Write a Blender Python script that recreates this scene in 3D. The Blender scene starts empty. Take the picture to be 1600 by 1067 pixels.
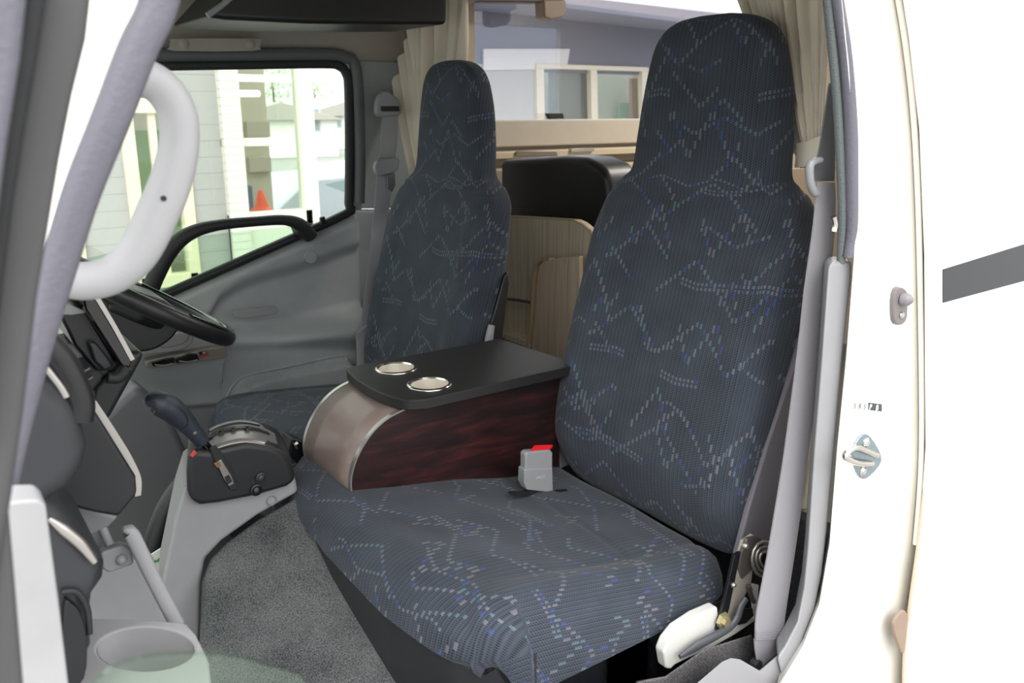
import bpy, bmesh, math, random
from mathutils import Vector, Matrix
random.seed(7)
PI = math.pi
C = bpy.context.scene.collection
SC = bpy.context.scene

# ------------------------------------------------------------------ camera
# vehicle frame: +X to the rear of the vehicle, +Y from passenger door to driver door, Z up, cab floor z=0
CAMP = Vector((0, 0, 1.10)); HEAD = math.radians(36.0); PIT = math.radians(15.4); F = 1320.0
fwd = Vector((math.sin(HEAD)*math.cos(PIT), math.cos(HEAD)*math.cos(PIT), -math.sin(PIT)))
rgt = Vector((math.cos(HEAD), -math.sin(HEAD), 0))
upv = rgt.cross(fwd)
cam_d = bpy.data.cameras.new('camera'); cam = bpy.data.objects.new('camera', cam_d); C.objects.link(cam)
cam.matrix_world = Matrix(((rgt.x, upv.x, -fwd.x, CAMP.x), (rgt.y, upv.y, -fwd.y, CAMP.y), (rgt.z, upv.z, -fwd.z, CAMP.z), (0, 0, 0, 1)))
cam_d.sensor_width = 36; cam_d.lens = 36*F/1600; cam_d.clip_start = 0.02
cam_d.dof.use_dof = True; cam_d.dof.focus_distance = 1.45; cam_d.dof.aperture_fstop = 8.0
SC.camera = cam
SC.view_settings.view_transform = 'Standard'; SC.view_settings.look = 'None'
SC.view_settings.gamma = 1; SC.view_settings.use_curve_mapping = False
SC.view_settings.exposure = 1.35

# ------------------------------------------------------------------ world: bright overcast sky
w = bpy.data.worlds.new('overcast'); SC.world = w; w.use_nodes = True
nt = w.node_tree; nt.nodes.clear()
bg = nt.nodes.new('ShaderNodeBackground'); wo = nt.nodes.new('ShaderNodeOutputWorld')
tc = nt.nodes.new('ShaderNodeTexCoord'); nz = nt.nodes.new('ShaderNodeTexNoise'); rp = nt.nodes.new('ShaderNodeValToRGB')
nz.inputs['Scale'].default_value = 1.5; nz.inputs['Detail'].default_value = 3
rp.color_ramp.elements[0].position = 0.3; rp.color_ramp.elements[0].color = (0.93, 0.95, 1, 1)
rp.color_ramp.elements[1].position = 0.7; rp.color_ramp.elements[1].color = (1, 0.99, 0.97, 1)
nt.links.new(tc.outputs['Generated'], nz.inputs['Vector']); nt.links.new(nz.outputs['Fac'], rp.inputs['Fac'])
# overcast luminance: zenith about twice the horizon
sx = nt.nodes.new('ShaderNodeSeparateXYZ'); mr = nt.nodes.new('ShaderNodeMapRange')
mr.inputs['From Min'].default_value = 0; mr.inputs['From Max'].default_value = 1; mr.inputs['To Min'].default_value = .75; mr.inputs['To Max'].default_value = 1.7
nt.links.new(tc.outputs['Generated'], sx.inputs[0]); nt.links.new(sx.outputs[2], mr.inputs[0]); nt.links.new(mr.outputs[0], bg.inputs['Strength'])
nt.links.new(rp.outputs['Color'], bg.inputs['Color'])
nt.links.new(bg.outputs[0], wo.inputs[0])
# soft veiled sun, from the passenger side of the vehicle
sd = bpy.data.lights.new('veiled_sun', 'SUN'); sd.energy = 0.7; sd.angle = math.radians(40); sd.color = (1, .97, .93)
so = bpy.data.objects.new('veiled_sun', sd); C.objects.link(so)
so.rotation_euler = Vector((0.35, 0.62, -0.62)).to_track_quat('-Z', 'Y').to_euler()

# ------------------------------------------------------------------ helpers
def at(px, py, X=None, Y=None, Z=None, pl=None):
    d = fwd*F + rgt*(px-800) + upv*(533.5-py)
    if X is not None: t = (X-CAMP.x)/d.x
    elif Y is not None: t = (Y-CAMP.y)/d.y
    elif Z is not None: t = (Z-CAMP.z)/d.z
    else:
        n, c = pl; t = (c-n.dot(CAMP))/n.dot(d)
    return CAMP + d*t
def proj(p):
    v = Vector(p)-CAMP; k = v.dot(fwd)
    return 800+F*v.dot(rgt)/k, 533.5-F*v.dot(upv)/k
def smooth(t): t = max(0, min(1, t)); return t*t*(3-2*t)
def lerp(a, b, t): return a+(b-a)*t
def interp(tab, x):
    if x <= tab[0][0]: return tab[0][1]
    for (a, b), (c, d) in zip(tab, tab[1:]):
        if x <= c: return b+(d-b)*(x-a)/(c-a)
    return tab[-1][1]
def catmull(pts, n=6, closed=False):
    pts = [Vector(p) for p in pts]; out = []; N = len(pts)
    rng = range(N if closed else N-1)
    for i in rng:
        if closed: p0, p1, p2, p3 = pts[i-1], pts[i], pts[(i+1) % N], pts[(i+2) % N]
        else: p0, p1, p2, p3 = pts[max(i-1, 0)], pts[i], pts[i+1], pts[min(i+2, N-1)]
        for k in range(n):
            t = k/n
            out.append(0.5*((2*p1)+(p2-p0)*t+(2*p0-5*p1+4*p2-p3)*t*t+(3*p1-p0-3*p2+p3)*t**3))
    if not closed: out.append(pts[-1])
    return out
def tag(o, label=None, cat=None, group=None, kind=None):
    if label: o['label'] = label
    if cat: o['category'] = cat
    if group: o['group'] = group
    if kind: o['kind'] = kind
    return o
def empty(name, loc, label=None, cat=None, group=None):
    o = bpy.data.objects.new(name, None); C.objects.link(o); o.location = loc; o.empty_display_size = .05
    bpy.context.view_layer.update()
    return tag(o, label, cat, group)
def finish(name, bm, mat, parent=None, smoothf=True, bevel=0, seg=3, subs=0, angle=35):
    bmesh.ops.recalc_face_normals(bm, faces=bm.faces[:])
    me = bpy.data.meshes.new(name); bm.to_mesh(me); bm.free()
    mats = mat if isinstance(mat, (list, tuple)) else [mat]
    for m in mats: me.materials.append(m)
    o = bpy.data.objects.new(name, me); C.objects.link(o)
    if smoothf:
        for p in me.polygons: p.use_smooth = True
    if bevel:
        b = o.modifiers.new('bevel', 'BEVEL'); b.width = bevel; b.segments = seg; b.limit_method = 'ANGLE'; b.angle_limit = math.radians(angle)
        b.harden_normals = True
    elif smoothf and not subs:
        try: me.set_sharp_from_angle(angle=math.radians(50))
        except Exception: pass
    if subs:
        s = o.modifiers.new('sub', 'SUBSURF'); s.levels = subs; s.render_levels = subs
    if parent is not None:
        o.parent = parent
        if parent.type == 'EMPTY': o.matrix_parent_inverse = (Matrix.Translation(parent.location) @ parent.rotation_euler.to_matrix().to_4x4()).inverted()
    return o
def prism(name, pts, vec, mat, parent=None, bevel=.003, seg=2, sm=0, angle=35):
    """outline in 3-D pushed along vec: a solid plate"""
    pts = [Vector(p) for p in pts]
    if sm: pts = catmull(pts, sm, True)
    vec = Vector(vec); bm = bmesh.new()
    a = [bm.verts.new(p) for p in pts]; b = [bm.verts.new(p+vec) for p in pts]
    bm.faces.new(a); bm.faces.new(b[::-1])
    for i in range(len(a)):
        j = (i+1) % len(a); bm.faces.new((a[i], b[i], b[j], a[j]))
    return finish(name, bm, mat, parent, bevel=bevel, seg=seg, angle=angle)
def plate(name, px, mat, parent=None, th=.01, bevel=.003, sm=0, Y=None, X=None, Z=None, pl=None, d=None, seg=2, angle=35):
    pts = [at(a, b, X=X, Y=Y, Z=Z, pl=pl) for a, b in px]
    if d is None: d = Vector((0, 1, 0)) if Y is not None else Vector((1, 0, 0)) if X is not None else Vector((0, 0, -1)) if Z is not None else pl[0]
    return prism(name, pts, Vector(d)*th, mat, parent, bevel, seg, sm, angle)
def addbox(bm, a, b):
    v = [bm.verts.new((x, y, z)) for x in (a[0], b[0]) for y in (a[1], b[1]) for z in (a[2], b[2])]
    for f in ((0, 1, 3, 2), (4, 6, 7, 5), (0, 4, 5, 1), (2, 3, 7, 6), (0, 2, 6, 4), (1, 5, 7, 3)): bm.faces.new([v[i] for i in f])
def box(name, a, b, mat, parent=None, bevel=.004, seg=2):
    bm = bmesh.new(); addbox(bm, a, b); return finish(name, bm, mat, parent, bevel=bevel, seg=seg)
def boxes(name, L, mat, parent=None, bevel=0):
    bm = bmesh.new()
    for a, b in L: addbox(bm, a, b)
    return finish(name, bm, mat, parent, bevel=bevel)
def frames(pts, upd):
    out = []
    for i, p in enumerate(pts):
        t = (pts[min(i+1, len(pts)-1)]-pts[max(i-1, 0)]).normalized()
        s = t.cross(upd)
        if s.length < 1e-4: s = t.cross(Vector((.3, .5, .8)))
        s.normalize(); out.append((t, s, s.cross(t).normalized()))
    return out
def sweep(name, pts, r, mat, parent=None, n=6, r2=None, sides=16, updir=(0, 1, 0), sq=2.0, closed=False, raw=False):
    """tube along a path; r may be a list of radii (one per point); sq>2 = squarer"""
    N = len(pts); path = catmull(pts, n, closed) if n > 1 else [Vector(p) for p in pts]
    rl = r if isinstance(r, (list, tuple)) else [r]*N
    rl2 = (r2 if isinstance(r2, (list, tuple)) else [r2]*N) if r2 is not None else rl
    bm = bmesh.new(); rings = []; fr = frames(path, Vector(updir))
    if closed:
        L = len(path); fr = []
        for i in range(L):
            t = (path[(i+1) % L]-path[i-1]).normalized(); s = t.cross(Vector(updir)).normalized(); fr.append((t, s, s.cross(t).normalized()))
    for i, p in enumerate(path):
        u = i/max(n, 1); k = min(int(u), N-1); k2 = min(k+1, N-1); ff = u-k
        a = lerp(rl[k], rl[k2], ff); b = lerp(rl2[k], rl2[k2], ff); t, s, q = fr[i]; ring = []
        for j in range(sides):
            an = 2*PI*j/sides; c_, s_ = math.cos(an), math.sin(an)
            ring.append(bm.verts.new(p+s*a*math.copysign(abs(c_)**(2/sq), c_)+q*b*math.copysign(abs(s_)**(2/sq), s_)))
        rings.append(ring)
    for i in range(len(rings)-(0 if closed else 1)):
        A, B = rings[i], rings[(i+1) % len(rings)]
        for j in range(sides): bm.faces.new((A[j], A[(j+1) % sides], B[(j+1) % sides], B[j]))
    if not closed: bm.faces.new(rings[0][::-1]); bm.faces.new(rings[-1])
    if raw: return bm
    return finish(name, bm, mat, parent)
def strap(name, pts, wd, th, mat, parent=None, n=5, tilt=None):
    """flat webbing: wd = list/const of half-width vectors"""
    path = catmull(pts, n); N = len(pts); bm = bmesh.new(); prev = None
    wl = wd if isinstance(wd, list) else [wd]*N
    for i, p in enumerate(path):
        u = i/n; k = min(int(u), N-1); k2 = min(k+1, N-1); wv = Vector(wl[k]).lerp(Vector(wl[k2]), u-k)
        t = (path[min(i+1, len(path)-1)]-path[max(i-1, 0)]).normalized(); nn = t.cross(wv).normalized()*th/2
        ring = [bm.verts.new(q) for q in (p-wv+nn, p+wv+nn, p+wv-nn, p-wv-nn)]
        if prev:
            for j in range(4): bm.faces.new((prev[j], prev[(j+1) % 4], ring[(j+1) % 4], ring[j]))
        else: bm.faces.new(ring[::-1])
        prev = ring
    bm.faces.new(prev)
    return finish(name, bm, mat, parent)
def lathe(name, prof, mat, parent=None, loc=(0, 0, 0), axis=(0, 0, 1), sides=28, rawbm=None):
    ax = Vector(axis).normalized(); q = Vector((0, 0, 1)).rotation_difference(ax); bm = rawbm or bmesh.new(); rings = []
    for r, h in prof:
        if r < 1e-6: rings.append([bm.verts.new(Vector(loc)+q @ Vector((0, 0, h)))]); continue
        rings.append([bm.verts.new(Vector(loc)+q @ Vector((r*math.cos(2*PI*i/sides), r*math.sin(2*PI*i/sides), h))) for i in range(sides)])
    for A, B in zip(rings, rings[1:]):
        for i in range(sides):
            j = (i+1) % sides
            if len(A) == 1 and len(B) == 1: continue
            if len(A) == 1: bm.faces.new((A[0], B[i], B[j]))
            elif len(B) == 1: bm.faces.new((A[i], A[j], B[0]))
            else: bm.faces.new((A[i], A[j], B[j], B[i]))
    if rawbm: return bm
    return finish(name, bm, mat, parent)
def grid(name, nu, nv, fn, mat, parent=None, thick=None, uv=None, subs=0, wrap=False):
    """sheet from fn(u,v)->Vector; thick pushes a back side"""
    bm = bmesh.new(); V = [[bm.verts.new(fn(i/nu, j/nv)) for j in range(nv+1)] for i in range(nu+1)]
    for i in range(nu):
        for j in range(nv): bm.faces.new((V[i][j], V[i+1][j], V[i+1][j+1], V[i][j+1]))
    if uv:
        L = bm.loops.layers.uv.new('UVMap'); ids = {V[i][j]: (i/nu, j/nv) for i in range(nu+1) for j in range(nv+1)}
        for f in bm.faces:
            for l in f.loops: l[L].uv = uv(*ids[l.vert])
    o = finish(name, bm, mat, parent, subs=subs)
    if thick:
        m = o.modifiers.new('solid', 'SOLIDIFY'); m.thickness = thick; m.offset = 1
    return o
def bmtext(s, size, depth, bold=.0):
    cu = bpy.data.curves.new('t', 'FONT'); cu.body = s; cu.size = size; cu.extrude = depth; cu.offset = bold
    o = bpy.data.objects.new('t', cu); C.objects.link(o); dg = bpy.context.evaluated_depsgraph_get()
    me = bpy.data.meshes.new_from_object(o.evaluated_get(dg)); C.objects.unlink(o); bpy.data.objects.remove(o)
    return me

# ------------------------------------------------------------------ materials
def srgb(r, g, b):
    f = lambda c: ((c/255+.055)/1.055)**2.4 if c > 10 else c/255/12.92
    return (f(r), f(g), f(b), 1)
MATS = {}
def M(name, col, rough=.5, metal=0, var=.06, scale=40, bump=0, bscale=400, spec=.5, coat=0, stretch=None, emit=0):
    if name in MATS: return MATS[name]
    m = bpy.data.materials.new(name); m.use_nodes = True; N = m.node_tree.nodes; L = m.node_tree.links; b = N['Principled BSDF']
    t = N.new('ShaderNodeTexCoord'); mp = N.new('ShaderNodeMapping'); L.new(t.outputs['Object'], mp.inputs[0])
    if stretch: mp.inputs['Scale'].default_value = stretch
    nz = N.new('ShaderNodeTexNoise'); nz.inputs['Scale'].default_value = scale; nz.inputs['Detail'].default_value = 4; L.new(mp.outputs[0], nz.inputs['Vector'])
    mx = N.new('ShaderNodeMix'); mx.data_type = 'RGBA'
    mx.inputs[6].default_value = tuple(max(0, c*(1-var)) for c in col[:3])+(1,); mx.inputs[7].default_value = tuple(min(1, c*(1+var)) for c in col[:3])+(1,)
    L.new(nz.outputs['Fac'], mx.inputs[0]); L.new(mx.outputs[2], b.inputs['Base Color'])
    b.inputs['Roughness'].default_value = rough; b.inputs['Metallic'].default_value = metal
    b.inputs['Specular IOR Level'].default_value = spec; b.inputs['Coat Weight'].default_value = coat
    if bump:
        n2 = N.new('ShaderNodeTexNoise'); n2.inputs['Scale'].default_value = bscale; n2.inputs['Detail'].default_value = 3; L.new(mp.outputs[0], n2.inputs['Vector'])
        bp = N.new('ShaderNodeBump'); bp.inputs['Strength'].default_value = bump; bp.inputs['Distance'].default_value = .002
        L.new(n2.outputs['Fac'], bp.inputs['Height']); L.new(bp.outputs[0], b.inputs['Normal'])
    if emit:
        b.inputs['Emission Color'].default_value = col; b.inputs['Emission Strength'].default_value = emit
    MATS[name] = m; return m
def glass_mat(name, tint, refl=.08, alpha=None):
    m = bpy.data.materials.new(name); m.use_nodes = True; N = m.node_tree.nodes; L = m.node_tree.links; N.clear()
    o = N.new('ShaderNodeOutputMaterial'); tr = N.new('ShaderNodeBsdfTransparent'); gl = N.new('ShaderNodeBsdfGlossy'); mx = N.new('ShaderNodeMixShader')
    fr = N.new('ShaderNodeFresnel'); 
    ge = N.new('ShaderNodeNewGeometry'); io = N.new('ShaderNodeMapRange'); L.new(ge.outputs['Backfacing'], io.inputs[0])
    io.inputs['To Min'].default_value = 1.45; io.inputs['To Max'].default_value = 1/1.45; L.new(io.outputs[0], fr.inputs['IOR'])
    tr.inputs['Color'].default_value = tint; gl.inputs['Roughness'].default_value = .01
    nz = N.new('ShaderNodeTexNoise'); nz.inputs['Scale'].default_value = 3; ad = N.new('ShaderNodeMath'); ad.operation = 'MULTIPLY_ADD'
    ad.inputs[1].default_value = .03; ad.inputs[2].default_value = refl-.04
    t = N.new('ShaderNodeTexCoord'); L.new(t.outputs['Object'], nz.inputs['Vector']); L.new(nz.outputs['Fac'], ad.inputs[0])
    a2 = N.new('ShaderNodeMath'); a2.operation = 'ADD'; a2.use_clamp = True; L.new(fr.outputs[0], a2.inputs[0]); L.new(ad.outputs[0], a2.inputs[1])
    L.new(a2.outputs[0], mx.inputs[0]); L.new(tr.outputs[0], mx.inputs[1]); L.new(gl.outputs[0], mx.inputs[2]); L.new(mx.outputs[0], o.inputs[0]); return m
def fabric(name, lo, hi, dash=.44, cx=.0094):
    """woven seat cloth: ribbed ground with dark flecks; each rib carries short dashes where a family of bent lines crosses it"""
    m = bpy.data.materials.new(name); m.use_nodes = True; N = m.node_tree.nodes; L = m.node_tree.links; b = N['Principled BSDF']
    def mth(op, a, bb=None, clamp=False, c=None):
        n = N.new('ShaderNodeMath'); n.operation = op; n.use_clamp = clamp
        for i, v in enumerate((a, bb, c)):
            if v is None: continue
            if hasattr(v, 'links'): L.new(v, n.inputs[i])
            else: n.inputs[i].default_value = v
        return n.outputs[0]
    def noise(x, y, z):
        c_ = N.new('ShaderNodeCombineXYZ')
        for i, v in enumerate((x, y, z)):
            if hasattr(v, 'links'): L.new(v, c_.inputs[i])
            else: c_.inputs[i].default_value = v
        w_ = N.new('ShaderNodeTexWhiteNoise'); w_.noise_dimensions = '3D'; L.new(c_.outputs[0], w_.inputs['Vector']); return w_.outputs['Value']
    uv = N.new('ShaderNodeUVMap'); uv.uv_map = 'UVMap'; sp = N.new('ShaderNodeSeparateXYZ'); L.new(uv.outputs[0], sp.inputs[0])
    U, V = sp.outputs[0], sp.outputs[1]
    cu = mth('DIVIDE', U, cx); fu = mth('FLOOR', cu); ru = mth('FRACT', cu); uc = mth('MULTIPLY', mth('ADD', fu, .5), cx)
    colm = mth('MULTIPLY', mth('GREATER_THAN', ru, .22), mth('LESS_THAN', ru, .74))
    cr = None; total = None; val = None
    fams = [(.11, .80, .150, .0042, .066, .62, .00, .00), (.066, -.42, .105, .0032, .075, .52, .03, .02), (.047, 1.7, .19, .0070, .056, .45, .01, .05),
            (.16, .13, .17, .0027, .094, .50, .05, .09), (.16, .13, .17, .0027, .094, .50, .05, .0985), (.085, -.85, .155, .0044, .056, .60, .02, .04), (.056, -1.6, .21, .0068, .047, .40, .04, .12)]
    for k, (P, s_, Q, h, Ls, pr, ph, off) in enumerate(fams):
        kk = 3 if k == 4 else k
        tri = mth('PINGPONG', mth('ADD', uc, ph), P); w_ = mth('DIVIDE', mth('ADD', mth('MULTIPLY_ADD', tri, s_, c=off), V), Q)
        n = mth('FLOOR', w_); r = mth('MULTIPLY', mth('ABSOLUTE', mth('SUBTRACT', mth('FRACT', w_), .5)), Q)
        seg = mth('LESS_THAN', noise(mth('FLOOR', mth('DIVIDE', uc, Ls)), n, kk*3.7+.5), pr)
        inn = mth('MULTIPLY', mth('LESS_THAN', r, h), seg); cn_ = noise(fu, n, k*5.1+.3)
        if total is None: total, val = inn, mth('MULTIPLY', inn, cn_)
        else:
            val = mth('MAXIMUM', val, mth('MULTIPLY', inn, cn_)); total = mth('MAXIMUM', total, inn)
    mask = mth('MULTIPLY', total, colm)
    cr = N.new('ShaderNodeValToRGB'); cr.color_ramp.interpolation = 'CONSTANT'; E = cr.color_ramp.elements
    E[0].position = 0; E[0].color = srgb(124, 120, 132); E[1].position = .34; E[1].color = srgb(104, 124, 136)
    e = E.new(.72); e.color = srgb(62, 80, 150); e = E.new(.86); e.color = srgb(132, 128, 138)
    L.new(val, cr.inputs[0])
    # ground: lighter ribs, slanted dark flecks between
    s1 = mth('SINE', mth('MULTIPLY', mth('ADD', U, mth('MULTIPLY', V, .0)), 2*PI/cx*1.0))
    fl_ = mth('SINE', mth('ADD', mth('MULTIPLY', V, 2*PI/.0046), mth('MULTIPLY', U, 2*PI/(cx*1.0))))
    f2 = mth('SINE', mth('MULTIPLY', U, 2*PI/cx*2))
    g = mth('MULTIPLY', mth('MULTIPLY_ADD', fl_, .5, c=.5), mth('MULTIPLY_ADD', f2, .5, c=.5))
    g2 = mth('SUBTRACT', mth('MULTIPLY_ADD', s1, .09, c=.76), mth('MULTIPLY', g, .62))
    nz = N.new('ShaderNodeTexNoise'); nz.inputs['Scale'].default_value = 14; nz.inputs['Detail'].default_value = 3; L.new(uv.outputs[0], nz.inputs['Vector'])
    g3 = mth('MULTIPLY_ADD', mth('SUBTRACT', nz.outputs['Fac'], .5), .5, c=g2, clamp=True)
    mb = N.new('ShaderNodeMix'); mb.data_type = 'RGBA'; mb.inputs[6].default_value = lo; mb.inputs[7].default_value = hi; L.new(g3, mb.inputs[0])
    m2 = N.new('ShaderNodeMix'); m2.data_type = 'RGBA'; L.new(mth('MULTIPLY', mask, dash), m2.inputs[0]); L.new(mb.outputs[2], m2.inputs[6]); L.new(cr.outputs[0], m2.inputs[7])
    L.new(m2.outputs[2], b.inputs['Base Color']); b.inputs['Roughness'].default_value = .9; b.inputs['Specular IOR Level'].default_value = .15
    b.inputs['Sheen Weight'].default_value = .1; b.inputs['Sheen Roughness'].default_value = .5
    bp = N.new('ShaderNodeBump'); bp.inputs['Strength'].default_value = .35; bp.inputs['Distance'].default_value = .001; L.new(g2, bp.inputs['Height']); L.new(bp.outputs[0], b.inputs['Normal'])
    return m
def woodmat(name, c1, c2, c3, scale=(1, 1, 1), rough=.4, wscale=9, coat=0, contrast=(.3, .5, .75)):
    m = bpy.data.materials.new(name); m.use_nodes = True; N = m.node_tree.nodes; L = m.node_tree.links; b = N['Principled BSDF']
    t = N.new('ShaderNodeTexCoord'); mp = N.new('ShaderNodeMapping'); mp.inputs['Scale'].default_value = scale; L.new(t.outputs['Object'], mp.inputs[0])
    n = N.new('ShaderNodeTexNoise'); n.inputs['Scale'].default_value = wscale; n.inputs['Detail'].default_value = 8; n.inputs['Roughness'].default_value = .62; n.inputs['Distortion'].default_value = .6
    L.new(mp.outputs[0], n.inputs['Vector']); r = N.new('ShaderNodeValToRGB'); E = r.color_ramp.elements
    E[0].position = contrast[0]; E[0].color = c1; E[1].position = contrast[2]; E[1].color = c3; e = E.new(contrast[1]); e.color = c2
    L.new(n.outputs['Fac'], r.inputs[0]); L.new(r.outputs[0], b.inputs['Base Color']); b.inputs['Roughness'].default_value = rough; b.inputs['Coat Weight'].default_value = coat
    return m
def carpetmat(name, lo, hi, scale=520):
    m = bpy.data.materials.new(name); m.use_nodes = True; N = m.node_tree.nodes; L = m.node_tree.links; b = N['Principled BSDF']
    t = N.new('ShaderNodeTexCoord'); mp = N.new('ShaderNodeMapping'); mp.inputs['Scale'].default_value = (1, 1, 1); L.new(t.outputs['Object'], mp.inputs[0])
    n = N.new('ShaderNodeTexNoise'); n.inputs['Scale'].default_value = scale; n.inputs['Detail'].default_value = 3; L.new(mp.outputs[0], n.inputs['Vector'])
    n2 = N.new('ShaderNodeTexNoise'); n2.inputs['Scale'].default_value = 14; L.new(mp.outputs[0], n2.inputs['Vector'])
    ad = N.new('ShaderNodeMath'); ad.operation = 'MULTIPLY_ADD'; L.new(n2.outputs['Fac'], ad.inputs[0]); ad.inputs[1].default_value = .35
    L.new(n.outputs['Fac'], ad.inputs[2]); r = N.new('ShaderNodeValToRGB'); r.color_ramp.elements[0].position = .45; r.color_ramp.elements[1].position = .98
    r.color_ramp.elements[0].color = lo; r.color_ramp.elements[1].color = hi; L.new(ad.outputs[0], r.inputs[0]); L.new(r.outputs[0], b.inputs['Base Color'])
    b.inputs['Roughness'].default_value = 1; b.inputs['Specular IOR Level'].default_value = .05
    bp = N.new('ShaderNodeBump'); bp.inputs['Strength'].default_value = .8; bp.inputs['Distance'].default_value = .003; L.new(n.outputs['Fac'], bp.inputs['Height']); L.new(bp.outputs[0], b.inputs['Normal'])
    return m

FAB = fabric('seat_cloth', srgb(17, 20, 25), srgb(72, 78, 88))
DFAB = FAB
VINYL = M('dark_vinyl', srgb(38, 39, 42), .45, bump=.15, bscale=900)
SIDEV = M('grey_vinyl', srgb(108, 105, 112), .6, bump=.2, bscale=900)
BLACKV = M('black_vinyl', srgb(24, 24, 26), .42, bump=.1, bscale=500)
DASH = M('dash_dark', srgb(42, 43, 47), .42, bump=.25, bscale=1500)
DASH2 = M('dash_charcoal', srgb(27, 28, 31), .4, bump=.25, bscale=1500)
BLACK = M('black_plastic', srgb(17, 18, 21), .35)
BLACKG = M('black_gloss', srgb(12, 12, 13), .12, coat=.4)
BLACKR = M('black_rubber', srgb(26, 27, 29), .6, bump=.2, bscale=300)
DOORG = M('door_grey', srgb(150, 153, 154), .55, bump=.25, bscale=1400)
PILG = M('pillar_grey', srgb(142, 148, 149), .55, bump=.25, bscale=1400)
LGREY = M('light_grey_plastic', srgb(140, 140, 142), .5, bump=.2, bscale=1400)
MGREY = M('mid_grey_plastic', srgb(130, 131, 134), .5, bump=.2, bscale=1400)
LAVG = M('weatherstrip_grey', srgb(96, 95, 104), .6, bump=.4, bscale=220)
GRNG = M('seal_grey', srgb(92, 98, 98), .7, bump=.7, bscale=500)
DKSEAL = M('seal_dark', srgb(70, 69, 70), .6)
HANDLE = M('handle_pale', srgb(162, 161, 163), .45, bump=.15, bscale=900)
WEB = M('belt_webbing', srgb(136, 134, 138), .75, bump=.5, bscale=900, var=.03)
WEBD = M('belt_webbing_pale', srgb(142, 142, 146), .75, bump=.5, bscale=900, var=.03)  # second webbing tone, slightly paler and bluer
BELTP = M('belt_plastic', srgb(128, 130, 132), .4)
BUCK = M('buckle_grey', srgb(136, 138, 140), .45)
RED = M('red_button', srgb(225, 35, 45), .35)
CREAMH = M('headliner', srgb(152, 146, 138), .85, bump=.3, bscale=700)
BEIGEW = M('camper_beige', srgb(188, 178, 162), .6)
BEIGE2 = M('camper_tan', srgb(180, 166, 142), .6)
CURT = M('curtain_cloth', srgb(224, 214, 196), .9, bump=.3, bscale=1200, var=.05)
FUR = M('cream_fleece', srgb(214, 204, 178), 1, bump=.8, bscale=300)
WHITE = M('body_white', srgb(246, 243, 234), .3, var=.01, coat=.5)
WFRAME = M('white_painted_steel', srgb(206, 206, 200), .35, var=.02)
STEEL = M('steel', srgb(168, 164, 158), .35, metal=.85)
STEELD = M('dark_steel', srgb(110, 104, 100), .4, metal=.7)
ZINC = M('zinc_plate', srgb(140, 156, 164), .3, metal=.8, var=.2, scale=60)
CHROME = M('chrome', srgb(210, 206, 198), .16, metal=1)
SATIN = M('satin_silver', srgb(176, 172, 168), .32, metal=.8)
BRUSH = M('taupe_metallic', srgb(138, 132, 122), .35, metal=.5)
STRIPE = M('stripe_dark', srgb(44, 46, 50), .45)
SLAB = M('slab_black', srgb(24, 23, 24), .5, bump=.06, bscale=700)
SLABE = M('slab_edge', srgb(34, 37, 42), .35)
LEATH = M('brown_leatherette', srgb(122, 106, 101), .34, bump=.35, bscale=420, coat=.15)
MAHO = woodmat('mahogany', srgb(26, 14, 15), srgb(42, 20, 21), srgb(84, 34, 32), (1.5, 1, 9), .38, 6, coat=.1, contrast=(.40, .55, .85))
WOODP = woodmat('pale_laminate', srgb(176, 162, 138), srgb(206, 192, 168), srgb(220, 208, 186), (1, 26, .7), .45, 5, contrast=(.3, .5, .7))
WOODD = woodmat('laminate_front', srgb(176, 154, 130), srgb(206, 186, 160), srgb(218, 200, 176), (1, 26, .7), .45, 5, contrast=(.3, .5, .7))
WOODE = M('laminate_edge', srgb(188, 166, 130), .5)
CARP = carpetmat('engine_cover_carpet', srgb(46, 48, 50), srgb(128, 130, 130))
CARPD = carpetmat('dark_carpet', srgb(40, 40, 42), srgb(92, 92, 94))
KNOB = M('knob_leather', srgb(38, 44, 54), .38, bump=.3, bscale=800)
GLASS = glass_mat('window_glass', (.90, .95, .90, 1), .04)
GLASSG = glass_mat('green_glass', (.86, .95, .87, 1), .06)
GLASSC = glass_mat('camper_acrylic', (.80, .82, .86, 1), .10)

# ------------------------------------------------------------------ setting: ground, cab floor, roof, walls
def struct(o): o['kind'] = 'structure'; return o
ASPH = M('asphalt', srgb(150, 149, 146), .9, var=.15, scale=6, bump=.4, bscale=80)
struct(box('ground', (-30, -30, -1.0), (60, 60, -.85), ASPH, bevel=0))
FLOORM = M('floor_mat', srgb(66, 67, 69), .9, bump=.3, bscale=300)
struct(box('floor', (-.35, .70, -.06), (1.28, 2.26, 0.0), FLOORM, bevel=0))
# cab headliner with a curved shoulder down to the driver's door
prof = [(.70, 1.30), (.80, 1.375), (1.0, 1.395), (1.4, 1.40), (1.9, 1.385), (2.08, 1.35), (2.17, 1.29), (2.215, 1.225)]
pc = catmull([Vector((0, a, b)) for a, b in prof], 5)
def roof_f(u, v):
    k = u*(len(pc)-1); i = min(int(k), len(pc)-2); p = pc[i].lerp(pc[i+1], k-i)
    return Vector((lerp(-.10, 1.33, v), p.y, p.z))
struct(grid('ceiling', 35, 6, roof_f, CREAMH, thick=.02))
struct(box('roof_skin', (-.15, .62, 1.44), (1.36, 2.32, 1.47), WHITE))
struct(box('wall_header', (-.15, .625, 1.285), (1.20, .70, 1.44), WHITE, bevel=.02, seg=4))
# driver-side rocker and pillars
struct(prism('wall_driver_lower', [(-.3, 2.27, -.05), (1.36, 2.27, -.05), (1.36, 2.27, .2), (-.3, 2.27, .2)], (0, .05, 0), PILG))
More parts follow.
